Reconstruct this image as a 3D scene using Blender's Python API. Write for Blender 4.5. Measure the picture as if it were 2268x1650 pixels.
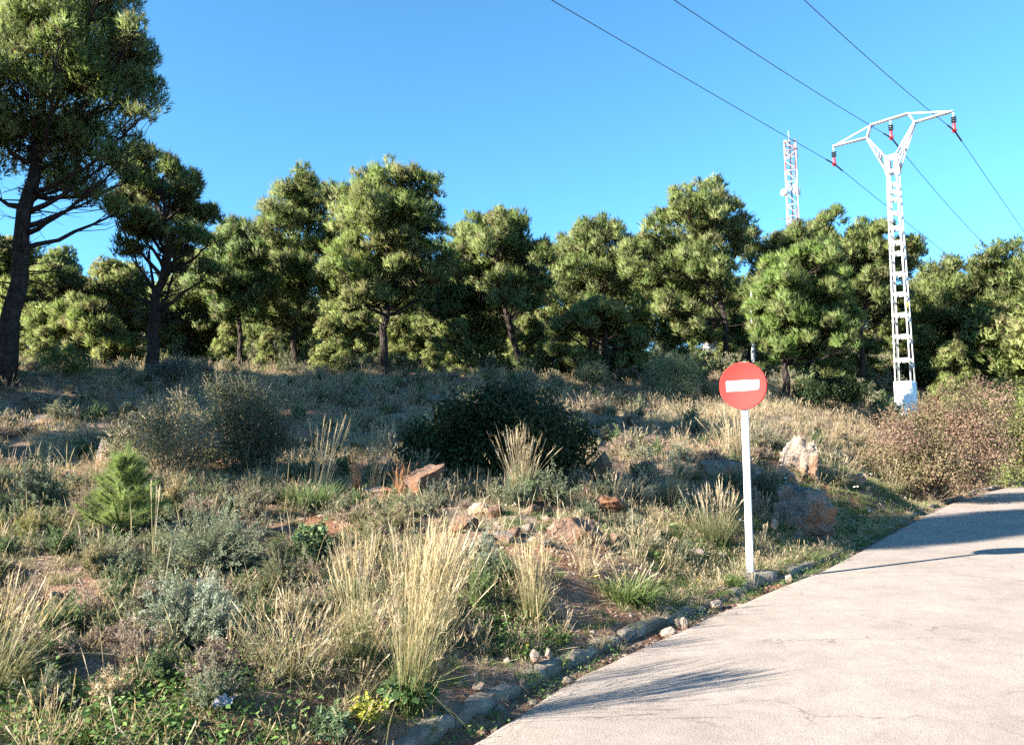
import bpy, math
import numpy as np
from mathutils import Vector, noise as mnoise

sc = bpy.context.scene
for o in list(bpy.data.objects):
    bpy.data.objects.remove(o)
COL = sc.collection
R = math.radians

# ------------------------------------------------------------------ camera
EYE = 1.5                       # eye height above the road where the camera stands
CX, CY, F = 1134.0, 825.0, 1730.0   # principal point and focal length for a 2268 x 1650 picture
PITCH = R(6.5)
cam_d = bpy.data.cameras.new('camera')
cam = bpy.data.objects.new('camera', cam_d)
COL.objects.link(cam)
cam.location = (0, 0, EYE)
cam.rotation_euler = (R(90) + PITCH, 0, 0)
cam_d.sensor_fit = 'HORIZONTAL'
cam_d.sensor_width = 36
cam_d.lens = 36 * F / 2268
cam_d.clip_start = 0.05
cam_d.clip_end = 6000
sc.camera = cam

# ------------------------------------------------------------------ sky, sun, exposure
SUN_EL = R(23.8)
SUN_AZ = math.atan2(-0.89, -0.455)        # the sun stands to the left and a little behind the camera
world = bpy.data.worlds.new('World')
sc.world = world
world.use_nodes = True
wn = world.node_tree.nodes
wl = world.node_tree.links
bg = wn['Background']
sky = wn.new('ShaderNodeTexSky')
sky.sky_type = 'NISHITA'
sky.sun_disc = False
sky.sun_elevation = SUN_EL
sky.sun_rotation = SUN_AZ
sky.altitude = 0
sky.air_density = 0.6
sky.dust_density = 0.0
sky.ozone_density = 6.0
hs_ = wn.new('ShaderNodeHueSaturation')          # white balance of the whole sky
hs_.inputs['Hue'].default_value = 0.48
hs_.inputs['Saturation'].default_value = 1.03
wl.new(sky.outputs['Color'], hs_.inputs['Color'])
wl.new(hs_.outputs['Color'], bg.inputs['Color'])
bg.inputs['Strength'].default_value = 0.085

sun_d = bpy.data.lights.new('sun', 'SUN')
sun = bpy.data.objects.new('sun', sun_d)
COL.objects.link(sun)
sun_d.energy = 5.0
sun_d.angle = R(0.55)
sun_d.color = (1.0, 0.92, 0.80)
SUNV = Vector((math.sin(SUN_AZ) * math.cos(SUN_EL), math.cos(SUN_AZ) * math.cos(SUN_EL), math.sin(SUN_EL)))
sun.rotation_euler = (-SUNV).to_track_quat('-Z', 'Y').to_euler()
sun.location = (-30, -10, 40)

sc.view_settings.view_transform = 'Standard'
sc.view_settings.look = 'None'
sc.view_settings.exposure = 2.5
sc.view_settings.gamma = 1.0
sc.view_settings.use_curve_mapping = False
sc.render.engine = 'CYCLES'
cy = sc.cycles
cy.max_bounces = 7
cy.diffuse_bounces = 5
cy.glossy_bounces = 2
cy.transmission_bounces = 3
cy.transparent_max_bounces = 4
cy.caustics_reflective = False
cy.caustics_refractive = False
cy.use_denoising = False
cy.use_adaptive_sampling = True
cy.adaptive_threshold = 0.015
cy.sample_clamp_indirect = 4.0

# ------------------------------------------------------------------ small helpers
RNG = np.random.default_rng(7)


def rng_for(seed):
    return np.random.default_rng(seed)


def unit(a):
    n = np.linalg.norm(a, axis=-1, keepdims=True)
    return a / np.maximum(n, 1e-9)


def ray(px, py):
    a = (px - CX) / F
    b = -(py - CY) / F
    return (a, math.cos(PITCH) - b * math.sin(PITCH), math.sin(PITCH) + b * math.cos(PITCH))


def P(px, py, Y):
    """the point seen in that direction of view at the distance Y"""
    a, dy, dz = ray(px, py)
    return np.array((a / dy * Y, Y, EYE + dz / dy * Y))


def mpp(Y):
    """metres that one picture unit spans at distance Y"""
    return Y / F


def new_mesh(name, V, faces, col=None, smooth=False, normals=None):
    """V (n,3); faces: list of (m,k) index arrays; col (n,3) colour of the vertices"""
    V = np.asarray(V, dtype=np.float32)
    me = bpy.data.meshes.new(name)
    me.vertices.add(len(V))
    me.vertices.foreach_set('co', V.ravel())
    loops, starts, totals, s = [], [], [], 0
    for f in faces:
        f = np.asarray(f, dtype=np.int32)
        if f.size == 0:
            continue
        m, k = f.shape
        loops.append(f.ravel())
        starts.append(s + np.arange(m, dtype=np.int32) * k)
        totals.append(np.full(m, k, dtype=np.int32))
        s += m * k
    loops = np.concatenate(loops)
    starts = np.concatenate(starts)
    totals = np.concatenate(totals)
    me.loops.add(len(loops))
    me.loops.foreach_set('vertex_index', loops)
    me.polygons.add(len(starts))
    me.polygons.foreach_set('loop_start', starts)
    me.polygons.foreach_set('loop_total', totals)
    if smooth:
        me.polygons.foreach_set('use_smooth', np.ones(len(starts), dtype=bool))
    if col is not None:
        at_ = me.attributes.new('Col', 'FLOAT_COLOR', 'POINT')
        c4 = np.ones((len(V), 4), dtype=np.float32)
        c4[:, :3] = np.clip(col, 0, 1)
        at_.data.foreach_set('color', c4.ravel())
    me.update(calc_edges=True)
    if normals is not None:
        me.normals_split_custom_set_from_vertices(np.asarray(normals, dtype=np.float32))
    else:
        me.validate()
    return me


class MB:
    """collects pieces of one mesh"""

    def __init__(self):
        self.V, self.F, self.C, self.n = [], {}, [], 0

    def add(self, V, faces, col=None):
        V = np.asarray(V, dtype=np.float64).reshape(-1, 3)
        for f in faces:
            f = np.asarray(f, dtype=np.int64)
            if f.size:
                self.F.setdefault(f.shape[1], []).append(f + self.n)
        self.V.append(V)
        if col is None:
            col = (0.5, 0.5, 0.5)
        col = np.asarray(col, dtype=np.float64)
        if col.ndim == 1:
            col = np.tile(col, (len(V), 1))
        self.C.append(col)
        self.n += len(V)

    def empty(self):
        return self.n == 0

    def mesh(self, name, smooth=False):
        return new_mesh(name, np.concatenate(self.V), [np.concatenate(v) for v in self.F.values()],
                        np.concatenate(self.C), smooth)

    def build(self, name, mat, parent=None, smooth=False, loc=None):
        return link(name, self.mesh(name, smooth), mat, parent, loc)

    # ---- shapes
    def box(self, c, sx, sy, sz, ax=None, col=None):
        """box with centre c and full sizes along the axes ax (3 unit rows)"""
        ax = np.eye(3) if ax is None else np.asarray(ax, dtype=float)
        s = np.array([(i, j, k) for i in (-.5, .5) for j in (-.5, .5) for k in (-.5, .5)]) * (sx, sy, sz)
        V = np.asarray(c) + s @ ax
        Fq = [(0, 1, 3, 2), (4, 6, 7, 5), (0, 4, 5, 1), (2, 3, 7, 6), (0, 2, 6, 4), (1, 5, 7, 3)]
        self.add(V, [Fq], col)

    def bar(self, p, q, w, d, up=(0, 0, 1), col=None):
        p, q = np.asarray(p, float), np.asarray(q, float)
        t = q - p
        L = np.linalg.norm(t)
        t = t / L
        up = np.asarray(up, float)
        s = np.cross(t, up)
        if np.linalg.norm(s) < 1e-4:
            s = np.cross(t, (1, 0, 0))
        s = s / np.linalg.norm(s)
        n = np.cross(s, t)
        self.box((p + q) / 2, L, w, d, np.array((t, s, n)), col)

    def tube(self, pts, rad, k=6, col=None, cap=True):
        pts = np.asarray(pts, float)
        n = len(pts)
        rad = np.broadcast_to(np.asarray(rad, float), (n,))
        t = np.gradient(pts, axis=0)
        t = unit(t)
        ref = np.array((0.31, 0.17, 0.93)) if abs(t[:, 2].mean()) < 0.8 else np.array((0.93, 0.3, 0.1))
        a = unit(np.cross(t, ref))
        b = np.cross(t, a)
        ang = np.arange(k) * 2 * math.pi / k
        ring = (np.cos(ang)[None, :, None] * a[:, None, :] + np.sin(ang)[None, :, None] * b[:, None, :])
        V = pts[:, None, :] + ring * rad[:, None, None]
        i = np.arange(n - 1)[:, None] * k
        j = np.arange(k)[None, :]
        j2 = (j + 1) % k
        q = np.stack([i + j, i + j2, i + k + j2, i + k + j], -1).reshape(-1, 4)
        fs = [q]
        if cap:
            fs += [np.arange(k)[None, ::-1], (np.arange(k) + (n - 1) * k)[None, :]]
        c = None
        if col is not None:
            col = np.asarray(col, float)
            c = np.repeat(col, k, axis=0) if col.ndim == 2 else col
        self.add(V.reshape(-1, 3), fs, c)

    def lathe(self, prof, k=24, col=None):
        """profile rows (r, z) turned about z"""
        prof = np.asarray(prof, float)
        n = len(prof)
        ang = np.arange(k) * 2 * math.pi / k
        V = np.stack([prof[:, 0, None] * np.cos(ang), prof[:, 0, None] * np.sin(ang),
                      np.repeat(prof[:, 1, None], k, 1)], -1).reshape(-1, 3)
        i = np.arange(n - 1)[:, None] * k
        j = np.arange(k)[None, :]
        j2 = (j + 1) % k
        q = np.stack([i + j, i + j2, i + k + j2, i + k + j], -1).reshape(-1, 4)
        self.add(V, [q, np.arange(k)[None, ::-1], (np.arange(k) + (n - 1) * k)[None, :]], col)


def link(name, me, mat, parent=None, loc=None):
    o = bpy.data.objects.new(name, me)
    COL.objects.link(o)
    if mat is not None and not me.materials:
        for m in (mat if isinstance(mat, (list, tuple)) else [mat]):
            me.materials.append(m)
    if parent is not None:
        o.parent = parent
    if loc is not None:
        o.location = loc
    return o


def tag(o, label=None, cat=None, group=None, kind=None):
    if label: o['label'] = label
    if cat: o['category'] = cat
    if group: o['group'] = group
    if kind: o['kind'] = kind
    return o


def thing(name, label, cat, loc=(0, 0, 0), group=None, rz=0):
    o = bpy.data.objects.new(name, None)
    COL.objects.link(o)
    o.empty_display_size = 0.3
    o.location = [float(v) for v in loc]
    o.rotation_euler = (0, 0, rz)
    return tag(o, label, cat, group)


def copy_thing(o, loc, rz=0, scale=1.0, label=None, group=None):
    """a copy of a thing with copies of its parts and sub-parts"""
    c = o.copy()
    COL.objects.link(c)
    c.location = [float(v) for v in loc]
    c.rotation_euler = (0, 0, rz)
    c.scale = (scale,) * 3 if np.isscalar(scale) else scale
    tag(c, label, None, group)
    for ch in o.children:
        d = ch.copy()
        COL.objects.link(d)
        d.parent = c
        for g in ch.children:
            e = g.copy()
            COL.objects.link(e)
            e.parent = d
    return c


# ------------------------------------------------------------------ materials
MAT = {}


def base_mat(name):
    m = bpy.data.materials.new(name)
    m.use_nodes = True
    nt = m.node_tree
    b = nt.nodes['Principled BSDF']
    MAT[name] = m
    return m, nt, b


def noise_node(nt, scale, detail=4, rough=0.6, coord='Object', dist=0.0):
    tc = nt.nodes.new('ShaderNodeTexCoord')
    n = nt.nodes.new('ShaderNodeTexNoise')
    n.inputs['Scale'].default_value = scale
    n.inputs['Detail'].default_value = detail
    n.inputs['Roughness'].default_value = rough
    n.inputs['Distortion'].default_value = dist
    nt.links.new(tc.outputs[coord], n.inputs['Vector'])
    return n


def ramp(nt, fac, stops, interp='LINEAR'):
    r = nt.nodes.new('ShaderNodeValToRGB')
    r.color_ramp.interpolation = interp
    el = r.color_ramp.elements
    while len(el) < len(stops):
        el.new(0.5)
    for e, (p, c) in zip(el, stops):
        e.position = p
        e.color = (*c, 1) if len(c) == 3 else c
    nt.links.new(fac, r.inputs['Fac'])
    return r


def mixc(nt, fac, a, b, mode='MIX'):
    m = nt.nodes.new('ShaderNodeMix')
    m.data_type = 'RGBA'
    m.blend_type = mode
    for sock, v in ((m.inputs[0], fac), (m.inputs[6], a), (m.inputs[7], b)):
        if isinstance(v, (int, float)):
            sock.default_value = v
        elif isinstance(v, tuple):
            sock.default_value = (*v, 1)
        else:
            nt.links.new(v, sock)
    return m.outputs[2]


def bump(nt, b, height, strength=0.5, dist=0.01):
    n = nt.nodes.new('ShaderNodeBump')
    n.inputs['Strength'].default_value = strength
    n.inputs['Distance'].default_value = dist
    nt.links.new(height, n.inputs['Height'])
    nt.links.new(n.outputs['Normal'], b.inputs['Normal'])
    return n


def leaf_mat(name, trans=0.3, rough=0.55, spec=0.25, tint=(1, 1, 1)):
    """leaf colour comes from the mesh's own colour attribute (each leaf its own hue)"""
    m, nt, b = base_mat(name)
    a = nt.nodes.new('ShaderNodeAttribute')
    a.attribute_name = 'Col'
    c = mixc(nt, 1.0, a.outputs['Color'], tint, 'MULTIPLY')
    nt.links.new(c, b.inputs['Base Color'])
    b.inputs['Roughness'].default_value = rough
    b.inputs['Specular IOR Level'].default_value = spec
    t = nt.nodes.new('ShaderNodeBsdfTranslucent')
    tc = mixc(nt, 1.0, c, (1.0, 1.0, 0.75), 'MULTIPLY')
    nt.links.new(tc, t.inputs['Color'])
    mx = nt.nodes.new('ShaderNodeMixShader')
    mx.inputs[0].default_value = trans
    nt.links.new(b.outputs[0], mx.inputs[1])
    nt.links.new(t.outputs[0], mx.inputs[2])
    nt.links.new(mx.outputs[0], nt.nodes['Material Output'].inputs['Surface'])
    return m


leaf_mat('needles', 0.52, 0.55, 0.2)
leaf_mat('leaves', 0.34, 0.55, 0.15)
leaf_mat('grass', 0.42, 0.6, 0.2)
leaf_mat('twig', 0.0, 0.85, 0.1)

m, nt, b = base_mat('bark')
n = noise_node(nt, 9, 6, 0.7, dist=0.4)
v = nt.nodes.new('ShaderNodeTexVoronoi')
v.inputs['Scale'].default_value = 16
tc = nt.nodes.new('ShaderNodeTexCoord')
mp = nt.nodes.new('ShaderNodeMapping')
mp.inputs['Scale'].default_value = (1, 1, 0.35)
nt.links.new(tc.outputs['Object'], mp.inputs['Vector'])
nt.links.new(mp.outputs[0], v.inputs['Vector'])
r = ramp(nt, n.outputs['Fac'], [(0.3, (0.014, 0.011, 0.010)), (0.55, (0.036, 0.028, 0.024)), (0.75, (0.085, 0.070, 0.060))])
c = mixc(nt, v.outputs['Distance'], (0.05, 0.04, 0.035), r.outputs[0])
nt.links.new(r.outputs[0], b.inputs['Base Color'])
b.inputs['Roughness'].default_value = 0.95
b.inputs['Specular IOR Level'].default_value = 0.1
bump(nt, b, v.outputs['Distance'], 1.0, 0.05)

m, nt, b = base_mat('soil')
n1 = noise_node(nt, 0.55, 6, 0.65)
n2 = noise_node(nt, 9, 8, 0.75)
n3 = noise_node(nt, 60, 3, 0.6)
red = ramp(nt, n2.outputs['Fac'], [(0.25, (0.085, 0.036, 0.022)), (0.5, (0.21, 0.105, 0.062)), (0.75, (0.34, 0.20, 0.13))])
grey = ramp(nt, n2.outputs['Fac'], [(0.25, (0.08, 0.06, 0.05)), (0.5, (0.20, 0.16, 0.125)), (0.78, (0.40, 0.33, 0.27))])
f = ramp(nt, n1.outputs['Fac'], [(0.40, (0, 0, 0)), (0.60, (1, 1, 1))])
c = mixc(nt, f.outputs[0], red.outputs[0], grey.outputs[0])
sp = ramp(nt, n3.outputs['Fac'], [(0.35, (0.62, 0.6, 0.58)), (0.65, (1.25, 1.22, 1.2))])
c = mixc(nt, 1.0, c, sp.outputs[0], 'MULTIPLY')
nt.links.new(c, b.inputs['Base Color'])
b.inputs['Roughness'].default_value = 0.95
b.inputs['Specular IOR Level'].default_value = 0.1
bump(nt, b, n3.outputs['Fac'], 0.9, 0.03)

m, nt, b = base_mat('road')
n1 = noise_node(nt, 0.8, 6, 0.65)
n2 = noise_node(nt, 5, 5, 0.7)
n3 = noise_node(nt, 95, 3, 0.7)
vo = nt.nodes.new('ShaderNodeTexVoronoi')
vo.inputs['Scale'].default_value = 85
tc = nt.nodes.new('ShaderNodeTexCoord')
nt.links.new(tc.outputs['Object'], vo.inputs['Vector'])
big = ramp(nt, n1.outputs['Fac'], [(0.3, (0.228, 0.195, 0.171)), (0.55, (0.276, 0.238, 0.209)), (0.75, (0.312, 0.274, 0.242))])
mid = ramp(nt, n2.outputs['Fac'], [(0.3, (0.86, 0.85, 0.84)), (0.7, (1.08, 1.08, 1.08))])
c = mixc(nt, 1.0, big.outputs[0], mid.outputs[0], 'MULTIPLY')
agg = ramp(nt, vo.outputs['Color'], [(0.0, (0.80, 0.78, 0.76)), (0.5, (1.0, 0.98, 0.96)), (1.0, (1.14, 1.12, 1.10))])
c = mixc(nt, 0.8, c, mixc(nt, 1.0, c, agg.outputs[0], 'MULTIPLY'))
pit = ramp(nt, n3.outputs['Fac'], [(0.32, (0.55, 0.50, 0.46)), (0.42, (1, 1, 1))])
c = mixc(nt, 1.0, c, pit.outputs[0], 'MULTIPLY')
# cracks: thin warped cell edges, only in patches
wv = noise_node(nt, 2.2, 5, 0.7)
vadd = nt.nodes.new('ShaderNodeVectorMath'); vadd.operation = 'MULTIPLY_ADD'
vadd.inputs[1].default_value = (0.5, 0.5, 0.5)
nt.links.new(wv.outputs['Color'], vadd.inputs[0])
nt.links.new(tc.outputs['Object'], vadd.inputs[2])
vc = nt.nodes.new('ShaderNodeTexVoronoi')
vc.feature = 'DISTANCE_TO_EDGE'
vc.inputs['Scale'].default_value = 0.55
nt.links.new(vadd.outputs[0], vc.inputs['Vector'])
cr = ramp(nt, vc.outputs['Distance'], [(0.0, (1, 1, 1)), (0.003, (0.6, 0.6, 0.6)), (0.0055, (0, 0, 0))])
pm = noise_node(nt, 1.1, 4, 0.7)
pmr = ramp(nt, pm.outputs['Fac'], [(0.47, (0, 0, 0)), (0.56, (1, 1, 1))])
crk = mixc(nt, 1.0, cr.outputs[0], pmr.outputs[0], 'MULTIPLY')
c = mixc(nt, crk, c, (0.13, 0.11, 0.095))
nt.links.new(c, b.inputs['Base Color'])
b.inputs['Roughness'].default_value = 0.9
b.inputs['Specular IOR Level'].default_value = 0.2
hs = nt.nodes.new('ShaderNodeMath'); hs.operation = 'ADD'
nt.links.new(vo.outputs['Distance'], hs.inputs[0])
nt.links.new(n3.outputs['Fac'], hs.inputs[1])
bump(nt, b, hs.outputs[0], 0.4, 0.005)

m, nt, b = base_mat('concrete')
n1 = noise_node(nt, 3, 6, 0.7)
n2 = noise_node(nt, 40, 4, 0.7)
r = ramp(nt, n1.outputs['Fac'], [(0.3, (0.09, 0.072, 0.056)), (0.5, (0.17, 0.14, 0.11)), (0.7, (0.27, 0.235, 0.19))])
s = ramp(nt, n2.outputs['Fac'], [(0.3, (0.55, 0.55, 0.55)), (0.6, (1.12, 1.12, 1.12))])
c = mixc(nt, 1.0, r.outputs[0], s.outputs[0], 'MULTIPLY')
nt.links.new(c, b.inputs['Base Color'])
b.inputs['Roughness'].default_value = 0.95
bump(nt, b, n2.outputs['Fac'], 0.8, 0.012)


def rock_mat(name, c0, c1, c2, red, amount):
    m, nt, b = base_mat(name)
    n1 = noise_node(nt, 2.6, 8, 0.72, dist=0.5)
    n2 = noise_node(nt, 1.6, 5, 0.65)
    n3 = noise_node(nt, 28, 5, 0.7)
    g = ramp(nt, n1.outputs['Fac'], [(0.3, c0), (0.5, c1), (0.72, c2)])
    f = ramp(nt, n2.outputs['Fac'], [(0.62 - amount * 0.4, (0, 0, 0)), (0.74 - amount * 0.4, (1, 1, 1))])
    c = mixc(nt, f.outputs[0], g.outputs[0], red)
    s = ramp(nt, n3.outputs['Fac'], [(0.3, (0.5, 0.48, 0.46)), (0.6, (1.12, 1.1, 1.08))])
    c = mixc(nt, 1.0, c, s.outputs[0], 'MULTIPLY')
    nt.links.new(c, b.inputs['Base Color'])
    b.inputs['Roughness'].default_value = 0.92
    b.inputs['Specular IOR Level'].default_value = 0.2
    ad = nt.nodes.new('ShaderNodeMath'); ad.operation = 'ADD'
    nt.links.new(n1.outputs['Fac'], ad.inputs[0])
    nt.links.new(n3.outputs['Fac'], ad.inputs[1])
    bump(nt, b, ad.outputs[0], 0.9, 0.04)


rock_mat('rock_grey', (0.085, 0.072, 0.064), (0.20, 0.17, 0.148), (0.32, 0.28, 0.25), (0.25, 0.13, 0.075), 0.25)
rock_mat('rock_red', (0.075, 0.048, 0.036), (0.165, 0.108, 0.080), (0.28, 0.215, 0.175), (0.20, 0.098, 0.052), 0.38)
rock_mat('rock_pale', (0.17, 0.13, 0.105), (0.31, 0.255, 0.21), (0.46, 0.40, 0.345), (0.33, 0.19, 0.12), 0.35)


def plain(name, col, rough=0.5, metal=0.0, var=0.12, scale=8, bumps=0.0, spec=0.4):
    m, nt, b = base_mat(name)
    n = noise_node(nt, scale, 5, 0.65)
    lo = tuple(v * (1 - var) for v in col)
    hi = tuple(min(1, v * (1 + var)) for v in col)
    r = ramp(nt, n.outputs['Fac'], [(0.3, lo), (0.7, hi)])
    nt.links.new(r.outputs[0], b.inputs['Base Color'])
    b.inputs['Roughness'].default_value = rough
    b.inputs['Metallic'].default_value = metal
    b.inputs['Specular IOR Level'].default_value = spec
    if bumps:
        bump(nt, b, n.outputs['Fac'], bumps, 0.01)
    return m


plain('galvanised', (0.66, 0.67, 0.67), 0.45, 0.0, 0.16, 14)
plain('steel_paint', (0.50, 0.51, 0.51), 0.5, 0.0, 0.08, 3)
plain('plinth_white', (0.80, 0.79, 0.76), 0.8, 0.0, 0.08, 5, 0.2)
plain('sign_red', (0.62, 0.030, 0.026), 0.75, 0.0, 0.05, 4, spec=0.12)
plain('sign_white', (0.84, 0.84, 0.84), 0.75, 0.0, 0.03, 4, spec=0.12)
plain('sign_back', (0.45, 0.46, 0.47), 0.5, 0.4, 0.1, 6)
plain('glass_insulator', (0.045, 0.06, 0.075), 0.18, 0.0, 0.1, 10)
plain('red_cover', (0.40, 0.022, 0.03), 0.4, 0.0, 0.1, 6)
plain('wire', (0.07, 0.08, 0.09), 0.5, 0.4, 0.1, 3)
plain('yellow_plate', (0.75, 0.48, 0.03), 0.5, 0.0, 0.05, 6)
plain('dark_plate', (0.03, 0.03, 0.03), 0.5, 0.0, 0.05, 6)
plain('mast_red', (0.62, 0.27, 0.25), 0.5, 0.0, 0.12, 2)
plain('mast_white', (0.55, 0.55, 0.56), 0.5, 0.0, 0.06, 2)
plain('mast_dark', (0.10, 0.10, 0.11), 0.6, 0.0, 0.1, 2)
plain('wall_white', (0.70, 0.68, 0.64), 0.85, 0.0, 0.1, 2)
plain('roof_tile', (0.36, 0.16, 0.09), 0.85, 0.0, 0.2, 6)
plain('pane', (0.05, 0.06, 0.07), 0.15, 0.0, 0.1, 2)
plain('foil', (0.22, 0.22, 0.24), 0.45, 0.2, 0.1, 20, 0.6)
plain('petal_white', (0.78, 0.78, 0.74), 0.6, 0.0, 0.05, 6)
plain('petal_yellow', (0.75, 0.55, 0.03), 0.6, 0.0, 0.05, 6)

# ------------------------------------------------------------------ road edge and terrain shape
def zr(y):
    """height of the road: level where the camera stands, then rising gently"""
    y = np.asarray(y, float)
    t = np.maximum(0, y - 5)
    return 0.031 * (np.sqrt(t * t + 1) - 1) * (t > 0)


def edge_pts():
    pts = []
    for px, py in [(1030, 1650), (1160, 1570), (1290, 1491), (1420, 1430), (1520, 1387), (1620, 1344), (1695, 1311), (1770, 1283),
                   (1840, 1256), (1900, 1222), (1960, 1187), (2050, 1141), (2110, 1113), (2180, 1091), (2268, 1070)]:
        a, dy, dz = ray(px, py)
        ys = np.arange(2, 60, 0.01)
        Y = float(ys[np.argmax(zr(ys) >= EYE + dz / dy * ys)])
        pts.append((a / dy * Y, Y))
    return np.array(pts)


EP = edge_pts()
d0 = EP[1] - EP[0]
d1 = EP[-1] - EP[-2]
pre = [EP[0] - d0 / np.linalg.norm(d0) * k for k in (9.0, 6.0, 3.0, 1.5)]
post = [EP[-1] + np.array((3.6, 3.4)) * k for k in (1, 2, 4, 8, 16, 30)]
EP = np.vstack([pre, EP, post])
# smooth resample by distance along the edge
seg = np.r_[0, np.cumsum(np.linalg.norm(np.diff(EP, axis=0), axis=1))]
SS = np.arange(0, seg[-1], 0.1)
ex = np.interp(SS, seg, EP[:, 0])
ey = np.interp(SS, seg, EP[:, 1])
ker = np.hanning(15); ker /= ker.sum()
ex = np.convolve(np.pad(ex, 7, 'edge'), ker, 'valid')
ey = np.convolve(np.pad(ey, 7, 'edge'), ker, 'valid')
EDGE = np.stack([ex, ey], 1)
ET = unit(np.gradient(EDGE, axis=0))
EN = np.stack([-ET[:, 1], ET[:, 0]], 1)            # points to the left of travel: towards the slope


def edge_x(y):
    return np.interp(y, EDGE[:, 1], EDGE[:, 0])


def side(x, y):
    """distance to the left of the asphalt edge (negative on the road)"""
    th = np.interp(y, EDGE[:, 1], ET[:, 1])
    return (edge_x(y) - x) * th


def value_noise(x, y, scale, seed):
    g = rng_for(seed).random((64, 64))
    u, v = x * scale, y * scale
    i, j = np.floor(u).astype(int), np.floor(v).astype(int)
    fu, fv = u - i, v - j
    fu, fv = fu * fu * (3 - 2 * fu), fv * fv * (3 - 2 * fv)
    i0, j0, i1, j1 = i % 64, j % 64, (i + 1) % 64, (j + 1) % 64
    return ((g[i0, j0] * (1 - fu) + g[i1, j0] * fu) * (1 - fv) + (g[i0, j1] * (1 - fu) + g[i1, j1] * fu) * fv) - 0.5


CTRL_PX = [
    (0, 1640, 3.6), (0, 1400, 5.0), (0, 1250, 6.5), (0, 1150, 8.0), (0, 1062, 9.6), (0, 1000, 12), (0, 900, 15.5), (0, 852, 17.6),
    (500, 1650, 3.7), (500, 1400, 5.3), (500, 1200, 7.6), (500, 1080, 9.8), (500, 1000, 12.6), (500, 900, 17), (500, 842, 20),
    (900, 1590, 4.1), (900, 1400, 5.7), (900, 1200, 7.9), (900, 1085, 10), (900, 1000, 13), (900, 900, 18), (900, 848, 22),
    (1200, 1300, 7.0), (1200, 1150, 9.0), (1200, 1080, 11), (1200, 1000, 14), (1200, 900, 19), (1200, 852, 23),
    (1450, 1300, 8.0), (1450, 1150, 10.6), (1450, 1000, 15), (1450, 930, 20), (1450, 885, 24),
    (1750, 1200, 11.6), (1750, 1100, 13.6), (1750, 1000, 17), (1750, 930, 22), (1750, 872, 27),
    (2000, 1100, 18), (2000, 1000, 24), (2000, 935, 30), (2100, 890, 35), (2268, 1000, 33), (2268, 910, 40)]
ctrl = [P(*c) for c in CTRL_PX]
for x, y, z in [(-25, 22, 4.3), (-25, 12, 3.0), (-25, 4, 1.9), (-15, 0, 1.2), (-8, 0, 0.6), (-12, -8, 0.6), (-14, 26, 4.6), (-5, 30, 4.75), (4, 31, 4.7),
                (12, 36, 5.2), (-25, 40, 6.1), (0, 45, 6.5), (25, 48, 6.2), (-30, 70, 9.4), (10, 70, 9.8), (45, 62, 8.0), (-40, 110, 13.0), (30, 110, 13.5), (80, 100, 11.0),
                (-60, 30, 5.5), (-60, -5, 2.0)]:
    ctrl.append(np.array((x, y, z), float))
for y in np.r_[np.arange(-3, 34, 3.0), 40, 50]:
    x = float(edge_x(y))
    nx = float(np.interp(y, EDGE[:, 1], EN[:, 0])); ny = float(np.interp(y, EDGE[:, 1], EN[:, 1]))
    ctrl.append(np.array((x + nx * 0.7, y + ny * 0.7, float(zr(y)) + 0.13)))
ctrl = np.array(ctrl)


def tps_fit(c, lam=0.05):
    n = len(c)
    r2 = ((c[:, None, :2] - c[None, :, :2]) ** 2).sum(-1)
    K = 0.5 * r2 * np.log(r2 + 1e-9) + lam * np.eye(n)
    Pm = np.c_[np.ones(n), c[:, :2]]
    A = np.block([[K, Pm], [Pm.T, np.zeros((3, 3))]])
    return np.linalg.solve(A, np.r_[c[:, 2], 0, 0, 0])


TW = tps_fit(ctrl)


def tps(x, y):
    shp = np.shape(x)
    x, y = np.ravel(x), np.ravel(y)
    out = np.zeros(len(x))
    for k in range(0, len(x), 20000):
        xs, ys = x[k:k + 20000], y[k:k + 20000]
        r2 = (xs[:, None] - ctrl[None, :, 0]) ** 2 + (ys[:, None] - ctrl[None, :, 1]) ** 2
        out[k:k + 20000] = (0.5 * r2 * np.log(r2 + 1e-9)) @ TW[:-3] + TW[-3] + TW[-2] * xs + TW[-1] * ys
    return out.reshape(shp)


GUT = 0.20          # gutter between the asphalt and the kerb
KW = 0.11           # kerb width


def H(x, y, fine=True):
    """height of the ground"""
    x, y = np.asarray(x, float), np.asarray(y, float)
    xc, yc = np.clip(x, -60, 80), np.clip(y, -8, 108)
    z = tps(xc, yc)
    s = side(x, np.clip(y, EDGE[0, 1], EDGE[-1, 1]))
    far = np.clip((np.hypot(x, y - 15) - 8) / 30, 0, 1)
    if fine:
        n = value_noise(x, y, 0.9, 1) * 0.16 + value_noise(x, y, 2.3, 2) * 0.10 + value_noise(x, y, 5.1, 3) * 0.05
        n = n * (1 + far)
        z = z + n * np.clip((s - 0.45) / 1.2, 0, 1)
    road = zr(np.clip(y, -50, 60))
    t = np.clip((s - GUT - KW - 0.02) / 0.55, 0, 1)
    z = np.where(t < 1, (road + 0.08) * (1 - t) + z * t, z)
    z = np.where(s < GUT + KW * 0.6, road - 0.03, z)
    z = np.where(s < 0.0, road - 0.12, z)
    t2 = np.clip((-s - 9.0) / 3.0, 0, 1)
    z = np.where(s < -9.0, road - 0.12 + 0.3 * t2, z)
    return z


def Hf(x, y):
    return float(H(np.array([x]), np.array([y]))[0])


_Y = np.concatenate([np.arange(2.2, 14, 0.03), np.arange(14, 60, 0.08)])


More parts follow.
